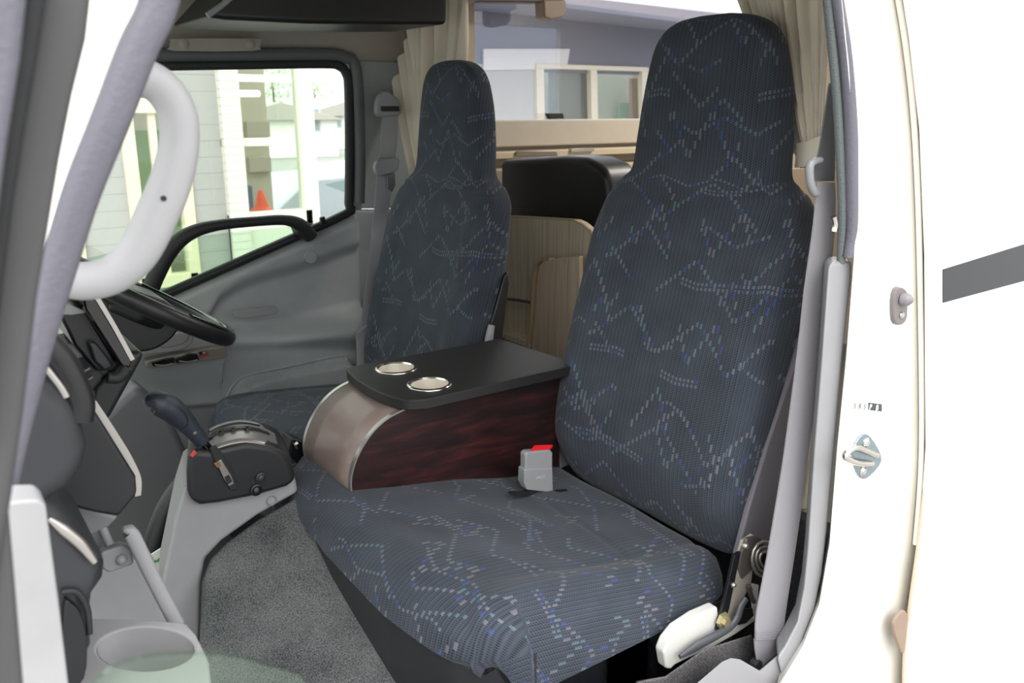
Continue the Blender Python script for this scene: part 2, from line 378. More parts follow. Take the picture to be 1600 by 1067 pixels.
# --- driver door side: pillar behind it, upper rail
struct(plate('trim_1', [(548, 92), (552, 86), (700, 82), (700, 324), (552, 326), (553, 200)], PILG, Y=2.215, th=.03, bevel=.006))
struct(plate('trim_2', [(549, 329), (700, 327), (700, 700), (582, 700), (566, 540), (556, 420)], PILG, Y=2.20, th=.04, bevel=.008))
struct(plate('trim_3', [(60, 84), (545, 84), (560, 90), (566, 104), (566, 330), (552, 330), (553, 118), (540, 101), (60, 101)], M('rail_grey', srgb(98, 98, 98), .6), Y=2.213, th=.02, bevel=.005))

# --- driver's door: one thing with its parts
door = empty('driver_door', at(400, 600, Y=2.2), 'grey driver side door with window, black grab handle and switch panel, closed', 'door')
TOPL = [(100, 540), (262, 459), (546, 334)]
p0, p1 = at(262, 459, Y=2.19), at(546, 334, Y=2.19)
xa, xb = .18, 1.055
def door_top(x): return p0.z+(p1.z-p0.z)*(x-p0.x)/(p1.x-p0.x)-.004
def door_h(px, py):
    h = 0.0
    # upper recess edge: a ridge that sweeps up from the mirror corner to the rear
    yr = interp([(300, 500), (325, 478), (340, 452), (370, 432), (420, 415), (480, 398), (530, 380), (570, 366)], px)
    h += .026*(1-smooth((py-yr)/26.0))
    # armrest body below
    ya = interp([(200, 505), (330, 505), (420, 500), (500, 480), (570, 462)], px)
    h += .062*smooth((py-ya)/42.0)*(1-.60*(smooth((py-545)/70.0) if px < 340 else smooth((py-516)/30.0)))
    # map pocket step at the lower rear
    yp = interp([(345, 640), (358, 612), (372, 594), (395, 582), (450, 570), (535, 556), (548, 562)], px)
    if px > 340: h += .036*smooth((py-yp)/9.0)*smooth((px-346)/10)*(1-smooth((px-540)/9.0))
    yl = interp([(200, 620), (250, 632), (330, 626)], px)
    if px < 346: h -= .02*smooth((py-yl)/9.0)
    return h
def door_f(u, v):
    x = lerp(xa, xb, u); zt = door_top(x); z = lerp(zt, .02, v**.9)
    if u > .9: x = x+(z < .8)*0.0
    a, b = proj((x, 2.19, z)); h = door_h(a, b)
    e = smooth(v/.02)*smooth((1-u)/.015)
    return Vector((x, 2.20-.012*e-h*e, z))
grid('door_trim_panel', 150, 130, door_f, DOORG, door, thick=.0)
# window surround: black seal, then glass
wl = [(40, 560), (40, 106), (240, 104), (500, 101), (526, 103), (540, 113), (545, 135), (545, 333), (262, 459)]
path = [at(a, b, Y=2.19) for a, b in [(20, 562), (20, 108), (250, 103), (400, 101), (505, 100), (529, 103), (541, 115), (545, 140), (546, 240), (545, 318), (540, 334), (400, 397), (262, 458), (120, 521)]]
sweep('window_seal', path, .0115, BLACKR, door, n=4, closed=True, sides=10, sq=3.5)
sweep('door_frame_rail', [p+Vector((0, -.004, .024)) for p in (path[1], path[2], path[3], path[4])]+[path[5]+Vector((.014, -.004, .022)), path[6]+Vector((.026, -.004, .006)), path[8]+Vector((.027, -.004, 0)), path[9]+Vector((.027, -.004, 0))], .016, M('door_frame_grey', srgb(84, 86, 88), .5), door, n=4, sides=12, sq=3)
plate('window_pane', [(20, 562), (20, 106), (520, 101), (545, 130), (545, 330)], GLASS, door, Y=2.212, th=.004, bevel=0)
tag(plate('lowered_pane_edge', [(60, 430), (130, 405), (235, 380), (350, 364), (470, 352), (546, 338), (262, 464), (60, 560)], GLASSG, door, Y=2.206, th=.003, bevel=0), 'greenish overlap of a second sheet of glass along the bottom of the window')
sweep('belt_seal', [at(a, b, Y=2.178) for a, b in [(100, 531), (262, 460), (400, 399), (500, 356)]], .0035, BLACKR, door, n=2, sides=8)
gh = [(232, 462), (246, 425), (268, 388), (298, 364), (340, 352), (400, 346), (445, 344), (470, 352), (486, 370)]
sweep('grab_handle', [at(a, b, Y=2.13-.02*math.sin(i/8*PI)) for i, (a, b) in enumerate(gh)], [.019, .021, .02, .017, .0135, .0125, .0135, .018, .019], BLACKR, door, sides=16)
plate('handle_foot', [(462, 352), (482, 350), (497, 368), (484, 378), (470, 372)], BLACK, door, Y=2.13, th=.05, bevel=.006)
plate('lock_button', [(501, 340), (508, 338), (510, 350), (502, 352)], BLACK, door, Y=2.17, th=.012, bevel=.002)
lathe('screw_cover', [(0, .0), (.0165, 0), (.0175, -.0012), (.0175, -.004)], DOORG, door, at(486, 402, Y=2.158), (0, -1, 0))
plate('pull_recess', [(366, 493), (372, 486), (425, 480), (434, 483), (432, 490), (380, 497)], M('recess_grey', srgb(128, 130, 131), .6), door, Y=2.125, th=.01, bevel=.002, sm=4)
def dpt(a, b, off=.0):
    p = at(a, b, Y=2.19); return at(a, b, Y=2.19-door_h(a, b)-off)
sweep('pocket_lip', [dpt(a, b) for a, b in [(350, 640), (356, 616), (368, 597), (386, 586), (450, 572), (528, 556), (541, 560), (546, 575), (548, 610)]], .0045, DOORG, door, n=5, sides=10)
sweep('armrest_lip', [dpt(a, b) for a, b in [(196, 606), (240, 620), (290, 630), (340, 631)]], .0035, DOORG, door, n=4, sides=8)
rel = plate('release_bezel', [(200, 532), (215, 518), (250, 513), (296, 509), (303, 517), (301, 535), (285, 547), (240, 554), (205, 556)], MGREY, door, Y=2.10, th=.02, bevel=.005, sm=3)
plate('release_lever', [(248, 526), (290, 518), (294, 530), (280, 540), (250, 543)], SATIN, rel, Y=2.095, th=.01, bevel=.003, sm=3)
sw = plate('switch_panel', [(229, 569), (236, 562), (300, 550), (340, 543), (353, 544), (356, 551), (350, 559), (300, 567), (250, 575), (232, 575)], BRUSH, door, Y=2.086, th=.03, bevel=.002, sm=3)
for q in ([(236, 566), (258, 560), (272, 558), (274, 567), (258, 571), (240, 573)], [(274, 560), (296, 552), (308, 553), (312, 562), (296, 567), (276, 568)]):
    rk = plate('window_switch', q, BLACKG, sw, Y=2.080, th=.01, bevel=.002)
    cx_, cy_ = sum(a for a, b in q)/6, sum(b for a, b in q)/6
    sweep('switch_rim', [at(a, b, Y=2.077) for a, b in ((q[0][0]+6, cy_+4), (cx_, cy_+5), (q[3][0]-4, cy_+2))], .0018, SATIN, rk, n=3, sides=6)
ls = plate('lock_switch', [(311, 550), (322, 548), (326, 555), (314, 558)], BLACK, sw, Y=2.080, th=.01, bevel=.001)
plate('red_band', [(313, 555), (325, 552), (326, 556), (314, 559)], M('dark_red', srgb(150, 40, 40), .4), ls, Y=2.079, th=.002, bevel=0)
plate('white_mark', [(316, 550), (321, 549), (322, 552), (317, 553)], LGREY, ls, Y=2.0785, th=.001, bevel=0)

# assist grip blank in the headliner, black roof console
ag = tag(plate('roof_grip_cover', [(268, 72), (270, 63), (280, 60), (400, 60), (408, 64), (406, 74), (398, 79), (275, 79)], CREAMH, Y=2.13, th=.02, bevel=.006, sm=2), 'long beige blanking cover set above the driver door window', 'cover')
for x in (288, 392): lathe('fixing_cap', [(0, .003), (.009, .002), (.0125, -.002)], CREAMH, ag, at(x, 69, Y=2.128), (0, -1, 0))
oc = empty('roof_tray', at(480, 10, Y=1.6), 'dark roof tray with a pale rim above the driver seat', 'roof shelf')
plate('tray_body', [(322, 26), (372, -30), (700, -30), (700, 38), (600, 38), (480, 37), (352, 31)], BLACKV, oc, Y=1.75, th=.25, bevel=.012, seg=4)
sweep('rim', [at(a, b, Y=1.748) for a, b in [(380, -25), (352, 4), (324, 24)]], .006, MGREY, oc, n=4, sides=10)

# ------------------------------------------------------------------ driver belt
b1 = empty('driver_seat_belt', at(600, 150, Y=2.17), 'grey seat belt hanging on the pillar behind the driver seat', 'seat belt')
plate('upper_guide', [(588, 170), (592, 150), (602, 141), (612, 146), (626, 158), (628, 178), (612, 182), (592, 182)], BELTP, b1, Y=2.12, th=.02, bevel=.006, sm=3)
plate('guide_slot', [(596, 166), (624, 166), (625, 174), (597, 174)], BLACKR, b1, Y=2.116, th=.006, bevel=.002)
W = at(610, 230, Y=2.15)-at(598, 230, Y=2.15)
strap('webbing', [at(a, b, Y=y) for a, b, y in [(610, 168, 2.13), (608, 220, 2.13), (603, 260, 2.12), (597, 320, 2.12), (588, 400, 2.11), (576, 490, 2.10), (566, 560, 2.08), (560, 600, 2.06)]], [W*1.05, W*1.05, W*1.0, W*.98, W*.95, W*.85, W*.6, W*.6], .002, WEBD, b1)
tg = plate('tongue', [(586, 262), (590, 251), (600, 248), (622, 246), (624, 256), (620, 268), (600, 274), (590, 274)], BELTP, b1, Y=2.095, th=.018, bevel=.005, sm=2)
plate('tongue_blade', [(605, 273), (617, 270), (618, 290), (613, 300), (606, 294)], M('blade_steel', srgb(120, 122, 124), .3, metal=.5), tg, Y=2.10, th=.005, bevel=.001)
plate('belt_sleeve', [(557, 520), (578, 505), (585, 560), (560, 590)], WEBD, b1, Y=2.09, th=.006, bevel=.002)

# ------------------------------------------------------------------ curtains
def curtain(name, top, bot, zt, zb, folds, amp, label, cx, waist=None, tie=False):
    def f(u, v):
        a = Vector(top[0]).lerp(Vector(top[1]), u); b = Vector(bot[0]).lerp(Vector(bot[1]), u)
        k = v**cx; p = a.lerp(b, k); p.z = lerp(zt, zb, v)
        ph = 2*PI*folds*u+.9*math.sin(v*3+u*5)+1.2*math.sin(u*7.1)
        am = amp*(1-.45*v)*(.7+.5*math.sin(3+u*9))
        p.x += -am*math.sin(ph)-.35*am*math.sin(2.3*ph+v*4); p.y += .25*am*math.cos(ph)
        return p
    o = grid(name, 130, 60, f, CURT, None, thick=.0015)
    return tag(o, label, 'curtain', 'cab curtains')
pt = at(598, -20, X=1.22); pt2 = at(733, -20, X=1.26); pb = at(652, 262, X=1.20); pb2 = at(700, 262, X=1.24)
curtain('curtain', [(pt.x, pt.y-.0, 0), (pt2.x, pt2.y, 0)], [(pb.x, pb.y+.01, 0), (pb2.x, pb2.y, 0)], 1.43, pb.z-.03, 7.5, .040, 'beige gathered cab curtain beside the driver seat headrest', 1.25)
pt = at(1120, -30, X=1.34); pt2 = at(1292, -30, X=1.28); pb = at(1256, 262, X=1.26); pb2 = at(1284, 262, X=1.24)
cr2 = curtain('curtain', [(pt.x, pt.y, 0), (pt2.x, pt2.y-.01, 0)], [(pb.x, pb.y, 0), (pb2.x, pb2.y, 0)], 1.43, pb.z, 8.0, .020, 'beige gathered cab curtain between the passenger headrest and the near pillar', 1.1)
tieo = strap('tie_band', [at(1245, 243, X=1.235), at(1262, 240, X=1.215), at(1290, 228, X=1.21)], (0, 0, .02), .004, CURT, None); tieo.parent = cr2

# ------------------------------------------------------------------ camper body behind the cab
wx0, wx1 = at(735, 90, Y=2.35).x, 3.05
sz = at(850, 187, Y=2.35).z
BW = BEIGEW
o = boxes('wall_far', [((1.30, 2.35, -.3), (4.3, 2.40, sz)), ((1.30, 2.35, sz), (wx0, 2.40, 1.95)), ((wx1, 2.35, sz), (4.3, 2.40, 1.95)), ((wx0, 2.35, 1.62), (wx1, 2.40, 1.95))], BW); struct(o)
win = empty('window_1', (2.3, 2.36, 1.3)); win['kind'] = 'structure'
boxes('window_frame', [((wx0-.035, 2.325, sz-.0), (wx0, 2.352, 1.66)), ((wx0, 2.325, 1.615), (wx1, 2.352, 1.65)), ((wx1, 2.325, sz), (wx1+.035, 2.352, 1.66))], BEIGE2, win)
box('window_pane', (wx0, 2.372, sz), (wx1, 2.376, 1.62), GLASSC, win, bevel=0)
z1, z2 = at(850, 228, Y=2.32).z, at(850, 187, Y=2.32).z
box('window_sill', (wx0-.25, 2.31, z1), (wx1+.1, 2.352, z2), BEIGEW, win, bevel=.006)
lt = plate('window_latch', [(856, 177), (880, 177), (882, 185), (861, 186)], BLACKR, win, Y=2.335, th=.02, bevel=.002)
struct(box('trim_4', (1.45, 2.27, at(850, 246, Y=2.27).z), (3.3, 2.352, at(850, 235, Y=2.27).z), M('ledge_tan', srgb(196, 182, 156), .5), bevel=.004))
struct(box('trim_5', (1.45, 2.22, .3), (3.3, 2.352, at(850, 262, Y=2.22).z), BEIGE2, bevel=.004))
tag(box('ledge_bracket', at(893, 236, Y=2.26)+Vector((0, 0, -.004)), at(923, 232, Y=2.28)+Vector((0, 0, .004)), CHROME, bevel=.002), 'small bright metal bracket on the ledge under the camper window', 'bracket')
tag(plate('ledge_slot', [(808, 236), (870, 237), (872, 244), (806, 244)], M('slot_brown', srgb(122, 112, 98), .6), Y=2.262, th=.006, bevel=.001), 'narrow grey-brown strip set in the ledge under the camper window', 'strip')
cbx = at(940, 284, Y=2.06)
cab_ = empty('low_cupboard', (2.6, 2.14, .0), 'brown camper cupboard with a bright metal rail, between the two headrests', 'cupboard')
box('carcass', (1.78, 2.07, -.05), (3.3, 2.215, cbx.z), M('brown_front', srgb(150, 132, 112), .5), cab_, bevel=.003)
box('cupboard_door', (1.80, 2.06, .0), (2.5, 2.07, cbx.z-.02), M('brown_door', srgb(142, 124, 104), .5), cab_, bevel=.003)
sweep('metal_rail', [at(955, 276, Y=2.07), at(1120, 277, Y=2.07)], .009, CHROME, cab_, n=1, sides=10)
sh = empty('roller_shade', at(800, 0, Y=2.25), 'brown roller shade case with end bracket above the camper window', 'blind')
plate('case', [(700, -30), (880, -30), (880, 4), (860, 4), (700, 3)], M('shade_brown', srgb(78, 62, 54), .5), sh, Y=2.22, th=.06, bevel=.004)
plate('end_bracket', [(850, 0), (885, 0), (886, 18), (880, 27), (862, 31), (851, 27)], M('shade_end', srgb(140, 124, 108), .5), sh, Y=2.20, th=.05, bevel=.006)
# the rest of the camper shell
struct(boxes('wall_rear', [((4.3, .62, -.3), (4.35, 2.40, 1.95))], BW))
struct(boxes('ceiling_camper', [((1.36, .62, 1.95), (4.35, 2.40, 2.0)), ((1.34, .62, 1.42), (1.36, 2.40, 2.0))], BW))
struct(box('floor_camper', (1.28, .70, -.1), (4.35, 2.35, -.05), M('camper_floor', srgb(92, 92, 92), .8), bevel=0))
ncx = at(1446, 500, Y=.60).x
struct(boxes('wall_near', [((ncx+.3, .645, -.45), (4.35, .685, 1.0)), ((ncx+.3, .645, 1.55), (4.35, .685, 2.0)), ((ncx+.3, .645, 1.0), (1.9, .685, 1.55)), ((3.3, .645, 1.0), (4.35, .685, 1.55))], WHITE))
w2 = box('added_window', (1.9, .66, 1.0), (3.3, .665, 1.55), GLASSC, bevel=0); struct(w2)  # added out of view to let daylight into the camper

cl = empty('added_lamp', (2.6, 1.5, 1.95), 'added round white lamp on the unseen camper ceiling', 'lamp')  # invented lamp, added to brighten the camper interior
lathe('diffuser', [(0, -.05), (.14, -.045), (.18, -.02), (.18, 0)], M('lamp_white', (1, .95, .86, 1), .5, emit=1.5), cl, (2.6, 1.5, 1.95), (0, 0, 1))
cld = bpy.data.lights.new('camper_fill_light', 'AREA'); cld.shape = 'DISK'; cld.size = .36; cld.energy = 9; cld.color = (1, .95, .88)
clo = bpy.data.objects.new('camper_fill_light', cld); C.objects.link(clo); clo.location = (2.6, 1.5, 1.88)
# dinette backrest and pale wood partition
ds = plate('dinette_backrest', [(780, 250), (810, 247), (880, 243), (912, 246), (936, 257), (948, 274), (952, 310), (950, 420), (935, 600), (915, 860), (780, 860)], BLACKV, X=1.52, th=.12, bevel=.022, seg=5)
tag(ds, 'black vinyl dinette seat back between the two cab seats', 'seat back')
pn = empty('wood_partition', at(860, 560, X=1.40), 'pale wood grain partition board with a pocket, behind the console', 'partition')
plate('board', [(740, 336), (800, 338), (888, 343), (908, 347), (924, 360), (930, 378), (928, 440), (926, 640), (740, 640)], [WOODP], pn, X=1.42, th=.02, bevel=.003)
eb = [(800, 338), (888, 343), (908, 347), (924, 360), (930, 378), (928, 440), (926, 600)]
strap('edge_band', [at(a, b, X=1.430) for a, b in eb], (.0115, 0, 0), .004, WOODE, pn, n=6)
pk = plate('pocket_side', [(828, 563), (828, 558), (834, 500), (838, 440), (842, 416), (848, 408), (862, 405), (905, 400), (905, 575)], [WOODD], pn, X=1.375, th=.014, bevel=.003)
strap('edge_band', [at(a, b, X=1.382) for a, b in [(826, 560), (829, 530), (832, 500), (836, 440), (840, 416), (848, 407), (862, 404)]], (.009, 0, 0), .005, WOODE, pk, n=5)
plate('pocket_floor', [(760, 521), (790, 521), (826, 533), (826, 560), (760, 560)], [WOODP], pn, X=1.375, th=.04, bevel=.003)
sweep('pocket_bar', [at(780, 466, X=1.39), at(810, 469, X=1.385), at(832, 474, X=1.385)], .004, STEELD, pn, n=2, sides=8)

# carpeted step behind the seats, dark carpet beside the passenger seat, cream fleece
tag(box('rear_step', (1.285, 1.12, -.05), (1.41, 2.2, .455), CARPD, bevel=.01), 'grey carpeted step below the wood partition', 'step')
tag(box('side_step', (1.21, .715, 0), (1.275, 1.10, .39), CARPD, bevel=.02), 'dark carpeted box behind the passenger seat, by the near pillar', 'step')
def fl(u, v):
    a = at(1240, 560, X=1.22); b = at(1290, 560, X=1.22); p = a.lerp(b, u); p.z = lerp(at(1260, 560, X=1.22).z, at(1262, 800, X=1.22).z, v)+.01*math.sin(u*9)
    p.x += .012*math.sin(u*9+v*3); return p
tag(grid('fleece_curtain', 20, 30, fl, FUR, thick=.012), 'cream fleece strip hanging behind the passenger lap belt', 'curtain')

# ------------------------------------------------------------------ seats
def uvbm(bm, fn):
    L = bm.loops.layers.uv.new('UVMap')
    for f in bm.faces:
        for l in f.loops: l[L].uv = fn[l.vert]
def back_mesh(front=True):
    """local frame: y lateral (near side negative), z up, x back; z=0 at the seat hinge"""
    # z, half width, front x, depth
    TZ = 1.022
    T = [(-.015, .205, .045, .06), (.0, .222, .030, .09), (.04, .236, .012, .115), (.12, .244, .004, .128), (.25, .246, .030, .128), (.40, .240, .070, .115), (.50, .236, .097, .100),
         (.548, .230, .110, .096), (.578, .212, .116, .093), (.596, .190, .119, .091), (.615, .179, .122, .090), (.68, .172, .127, .090), (.75, .162, .131, .088), (.80, .150, .134, .082), (.83, .138, .137, .074), (.852, .118, .142, .062), (.866, .086, .150, .042), (.872, .045, .162, .014)]
    NR = 90; zs = [i/NR for i in range(NR+1)]; bm = bmesh.new(); rings = []; uvm = {}
    idx = catmull([Vector((a*TZ, b-(.008 if a > .6 else 0), c)) for a, b, c, d in T], 6); dd = catmull([Vector((d, 0, 0)) for a, b, c, d in T], 6)
    SD = 72; acc = 0
    for k, (p, d) in enumerate(zip(idx, dd)):
        z, hw, xf = p; dep = d.x; ring = []
        if k: acc += (p-idx[k-1]).length
        for j in range(SD):
            an = 2*PI*j/SD; c_, s_ = math.cos(an), math.sin(an); e = 2/4.2 if z < .60 else 2/3.6
            y = hw*math.copysign(abs(c_)**e, c_); x = -dep/2*math.copysign(abs(s_)**e, s_)
            yy = y/hw
            # side bolsters and soft centre on the front face
            fr = 1 if s_ > 0 else 0
            bol = .014*smooth((abs(yy)-.55)/.25)*fr*smooth((.58-z)/.1)*smooth(z/.1)
            dim = -.006*fr*(1-smooth(abs(yy)/.6))*smooth((.5-z)/.1)
            tuck = .004*fr*math.exp(-((z-.585)/.006)**2)
            v = bm.verts.new((xf+dep/2+x-bol-dim+tuck, y, z)); ring.append(v)
            arc = y if fr else math.copysign(hw+(dep/2+ -s_*0)*1.0*(1-abs(c_)*.0)*abs(s_), c_)
            side = math.copysign(max(0, (x+dep/2)), c_) if abs(yy) > .85 else 0
            uvm[v] = (y+side+.5, acc)
        rings.append(ring)
    for A, B in zip(rings, rings[1:]):
        for j in range(SD): bm.faces.new((A[j], A[(j+1) % SD], B[(j+1) % SD], B[j]))
    bm.faces.new(rings[0][::-1]); bm.faces.new(rings[-1])
    uvbm(bm, uvm); return bm
def cushion_mesh(L, hw, z0, zf, zb, round_=.045):
    """local frame: x from 0 (front) to L; top falls from zf to zb; y +-hw"""
    bm = bmesh.new(); NX, NY = 60, 70; V = {}; uvm = {}
    for i in range(NX+1):
        for j in range(NY+1):
            u, v = i/NX, j/NY; a = 2*u-1; b = 2*v-1
            # map the square to a rounded plan, with the rim rolled downwards
            m = max(abs(a), abs(b)); sa = a; sb = b
            r = (abs(a)**6+abs(b)**6)**(1/6) or 1e-6; k = m/r if r else 1
            x = (sa*k+1)/2*L; y = sb*k*hw
            d = 1-m
            drop = 0 if d > .22 else ((.22-d)/.22)**3
            zt = lerp(zf, zb, x/L)
            cr = .012*(1-b*b)*(1-a*a)
            bol = .010*math.exp(-((abs(b)-.74)/.10)**2)*smooth((1-abs(a))/.2)
            z = zt+cr-bol*.6-(zt-z0)*drop*.9 - (0.0)
            if d < .015: z = min(z, z0+.0)
            vv = bm.verts.new((x, y, z)); V[i, j] = vv; uvm[vv] = (y+math.copysign(drop*.06, b)*(abs(b) > abs(a))+.5, x+math.copysign(drop*.06, a)*(abs(a) >= abs(b))+2.3)
    for i in range(NX):
        for j in range(NY): bm.faces.new((V[i, j], V[i+1, j], V[i+1, j+1], V[i, j+1]))
    rim = [V[i, 0] for i in range(NX)]+[V[NX, j] for j in range(NY)]+[V[i, NY] for i in range(NX, 0, -1)]+[V[0, j] for j in range(NY, 0, -1)]
    low = []
    for v in rim:
        n = bm.verts.new((v.co.x, v.co.y, z0-.03)); low.append(n); uvm[n] = (uvm[v][0], uvm[v][1]-.03)
    for i in range(len(rim)):
        j = (i+1) % len(rim); bm.faces.new((rim[i], low[i], low[j], rim[j]))
    bm.faces.new(low); uvbm(bm, uvm); return bm
def move(o, loc): o.location = loc; return o

def make_seat(name, loc, label, L=.50, hw=.25, cush_dx=0, cush_dy=0, zf=.44, zb=.375, chw=None):
    r = empty(name, loc, label, 'seat', 'cab seats')
    bk = finish('backrest', back_mesh(), FAB, None); bk.parent = r
    return r
# passenger seat: backrest, a wide bench cushion that runs under the console, skirts, hinge hardware
PS = Vector((1.030, 1.050, .365))
ps = make_seat('passenger_seat', PS, 'blue grey patterned high-backed passenger seat with a wide bench cushion, nearest the open door')
Mloc = Matrix.Translation(-PS)
def relp(o, r=ps):
    o.parent = r; o.matrix_parent_inverse = Matrix.Translation(r.location).inverted(); return o
# bench cushion, modelled from its outline in plan
def bench(u, v):
    """u 0 front..1 rear, v 0 near..1 far; top surface"""
    pass
BX = lambda y: interp([(.70, .58), (.78, .535), (.86, .504), (1.0, .490), (1.2, .488), (1.35, .497), (1.45, .515), (1.52, .545), (1.56, .58)], y)
def plan(a, b):
    m = max(abs(a), abs(b)); r = (abs(a)**8+abs(b)**8)**(1/8) or 1e-6; k = m/r
    y = lerp(.80, 1.545, (b*k+1)/2); xf = BX(y); return lerp(xf, 1.075, (a*k+1)/2), y
def bench_top():
    bm = bmesh.new(); NX, NY = 90, 110; V = {}; uvm = {}
    y0, y1 = .80, 1.545; xr = 1.075
    for i in range(NX+1):
        for j in range(NY+1):
            u, v = i/NX, j/NY; a, b = 2*u-1, 2*v-1
            m = max(abs(a), abs(b)); r = (abs(a)**8+abs(b)**8)**(1/8) or 1e-6; k = m/r
            ak, bk_ = a*k, b*k
            y = lerp(y0, y1, (bk_+1)/2); xf = BX(y); x = lerp(xf, xr, (ak+1)/2)
            dxf = (a+1)/2*(xr-xf); dn = (b+1)/2*(y1-y0); df = (1-b)/2*(y1-y0); db = (1-a)/2*(xr-xf)
            zt = .452-.078*smooth((x-.50)/.55)
            def roll(d, R, Hh):
                if d >= R: return 0
                t = 1-d/R; return Hh*(1-math.sqrt(max(0, 1-t*t)))
            z = zt-(roll(dxf, .085, lerp(.046, .074, smooth((1.545-y)/.6)))**3+roll(dn, .05, .07)**3+roll(df, .05, .045)**3+roll(db, .05, .05)**3)**(1/3)
            # seam tucks: bolster line near the door side, faint tuck under the backrest line
            z += .005*math.exp(-((y-.85)/.03)**2)*smooth((x-.55)/.1)
            z -= .004*math.exp(-((y-.895)/.012)**2)*smooth((x-.60)/.06)
            z -= .003*math.exp(-((x-(.88+.1*(y-.85)))/.006)**2)*smooth((y-.89)/.02)*smooth((1.27-y)/.03)
            z += .004*math.sin(x*23+y*9)*math.sin(y*17+1)*smooth(dxf/.1)*smooth(dn/.1)
            vv = bm.verts.new((x, y, z)); V[i, j] = vv
            uvm[vv] = (y-(zt-z)*(1 if dn < .06 and dxf > .09 else 0)+3.1, x-(zt-z)*(1 if dxf <= .09 else 0))
    for i in range(NX):
        for j in range(NY): bm.faces.new((V[i, j], V[i+1, j], V[i+1, j+1], V[i, j+1]))
    rim = [V[i, 0] for i in range(NX)]+[V[NX, j] for j in range(NY)]+[V[i, NY] for i in range(NX, 0, -1)]+[V[0, j] for j in range(NY, 0, -1)]
    low = []
    for v in rim:
        c = v.co; n = bm.verts.new((c.x+(.012 if c.x < .62 else 0), c.y, c.z-lerp(.014, .17, smooth((c.x-.55)/.09))*(1 if c.y < 1.2 else .1 if c.x < .7 else .5))); low.append(n); uvm[n] = (uvm[v][0]-(c.z-n.co.z if c.y < .9 and c.x > .57 else 0), uvm[v][1]-(.014 if c.x < .6 else 0))
    for i in range(len(rim)):
        j = (i+1) % len(rim); bm.faces.new((rim[i], low[i], low[j], rim[j]))
    bm.faces.new(low); uvbm(bm, uvm); return bm
cush = relp(finish('seat_cushion', bench_top(), FAB))
# dark vinyl skirt wrapping the front of the cushion
def skirt(u, v):
    t = u*1.50-.15
    if t < 0: x, y = plan(-.965-t*1.6, -.975)
    elif t < 1: x, y = plan(-.965, .975*(2*t-1))
    else: x, y = plan(-.965+(t-1)/.35*1.4, .975)
    k = smooth((.95-u)/.3)
    top = .450-lerp(.046, .074, smooth((1.545-y)/.6))-.004-.06*smooth((x-.6)/.3)
    return Vector((x+(.03*v*v)*k, y, lerp(top+.022, .13, v)))
relp(grid('front_skirt', 110, 14, skirt, VINYL, None, thick=.002))
relp(prism('seat_base', [(.62, .80, .05), (.62, 1.52, .05), (1.05, 1.52, .05), (1.05, .80, .05)], (0, 0, .26), BLACK))
# vinyl side panel of the backrest
def side_panel(y, r, s=1):
    return prism('side_panel', [(.012, y, .02), (.034, y, .10), (.068, y, .20), (.118, y, .32), (.146, y, .40), (.156, y, .41), (.160, y, .38), (.148, y, .30), (.132, y, .20), (.112, y, .08), (.096, y, .0), (.03, y, -.01)], (0, .012*s, 0), SIDEV, None, .004)
sp_ = side_panel(-.252, ps); sp_.parent = ps
sp2 = side_panel(.240, ps); sp2.parent = ps
# driver seat: copies of the upholstered back, its own cushion
DS = Vector((.985, 1.838, .322))
dsr = empty('driver_seat', DS, 'dark blue patterned driver seat behind the console, by the far window', 'seat', 'cab seats')
for q in ('backrest', 'side_panel', 'side_panel'):
    src = [c for c in ps.children if c.name.startswith(q)][0 if q == 'backrest' else (0 if not [c for c in dsr.children if c.name.startswith('side_panel')] else 1)]
    c = src.copy(); C.objects.link(c); c.parent = dsr
    if q == 'side_panel': c.data = c.data.copy(); c.data.materials[0] = BLACKV
dbk = [c for c in dsr.children if c.name.startswith('backrest')][0]; dbk.data = dbk.data.copy()
for v_ in dbk.data.vertices: v_.co.y = v_.co.y*(1-.12*smooth((v_.co.z-.54)/.12))-.006*smooth((v_.co.z-.54)/.12)
dc = finish('seat_cushion', cushion_mesh(.52, .265, .33, .455, .40), FAB, None); dc.location = (-.455, 0.0, -.362); dc.parent = dsr
db = box('seat_base', (-.42, -.22, -.28), (.02, .22, .0), BLACK); db.parent = dsr
lv = tag(sweep('buckle_stalk', [at(762, 552, Y=1.56), at(764, 530, Y=1.56), at(768, 508, Y=1.56)], [.009, .009, .007], LGREY, None, n=3, sides=12, sq=3), 'light grey buckle stalk upright beside the driver seat', 'seat belt stalk')

# ---- passenger seat hinge, frame and lever (parts)
HY = .765
br = relp(plate('recliner_bracket', [(1163, 846), (1178, 836), (1186, 848), (1178, 880), (1174, 910), (1160, 940), (1150, 975), (1130, 972), (1138, 930), (1146, 900), (1156, 868)], M('bracket_metal', srgb(176, 170, 160), .4, metal=.4), Y=HY, th=.008, bevel=.001))
relp(plate('recliner_gear', [(1168, 842), (1182, 838), (1196, 846), (1190, 862), (1176, 890), (1160, 905), (1155, 890), (1158, 866)], STEELD, Y=HY-.004, th=.006, bevel=.001))
relp(plate('dark_rail', [(1148, 868), (1158, 862), (1140, 950), (1128, 990), (1120, 985), (1132, 940)], BLACK, Y=HY-.006, th=.006, bevel=.001))
relp(sweep('recliner_spring', [at(1196+r_*math.cos(t_), 872+1.35*r_*math.sin(t_), Y=HY-.012) for t_, r_ in [(k*.45, 24-k*.42) for k in range(42)]], .0028, STEEL, n=1, sides=8, updir=(0, 1, 0)))
lathe('x', [(0, 0), (0, 0)], STEEL) if False else None
for a, b, rr in [(1165, 853, .006), (1146, 914, .005), (1172, 920, .005)]:
    relp(lathe('rivet', [(0, -.004), (rr*.6, -.004), (rr, 0), (rr, .004)], STEEL, None, at(a, b, Y=HY-.006), (0, 1, 0), 14))
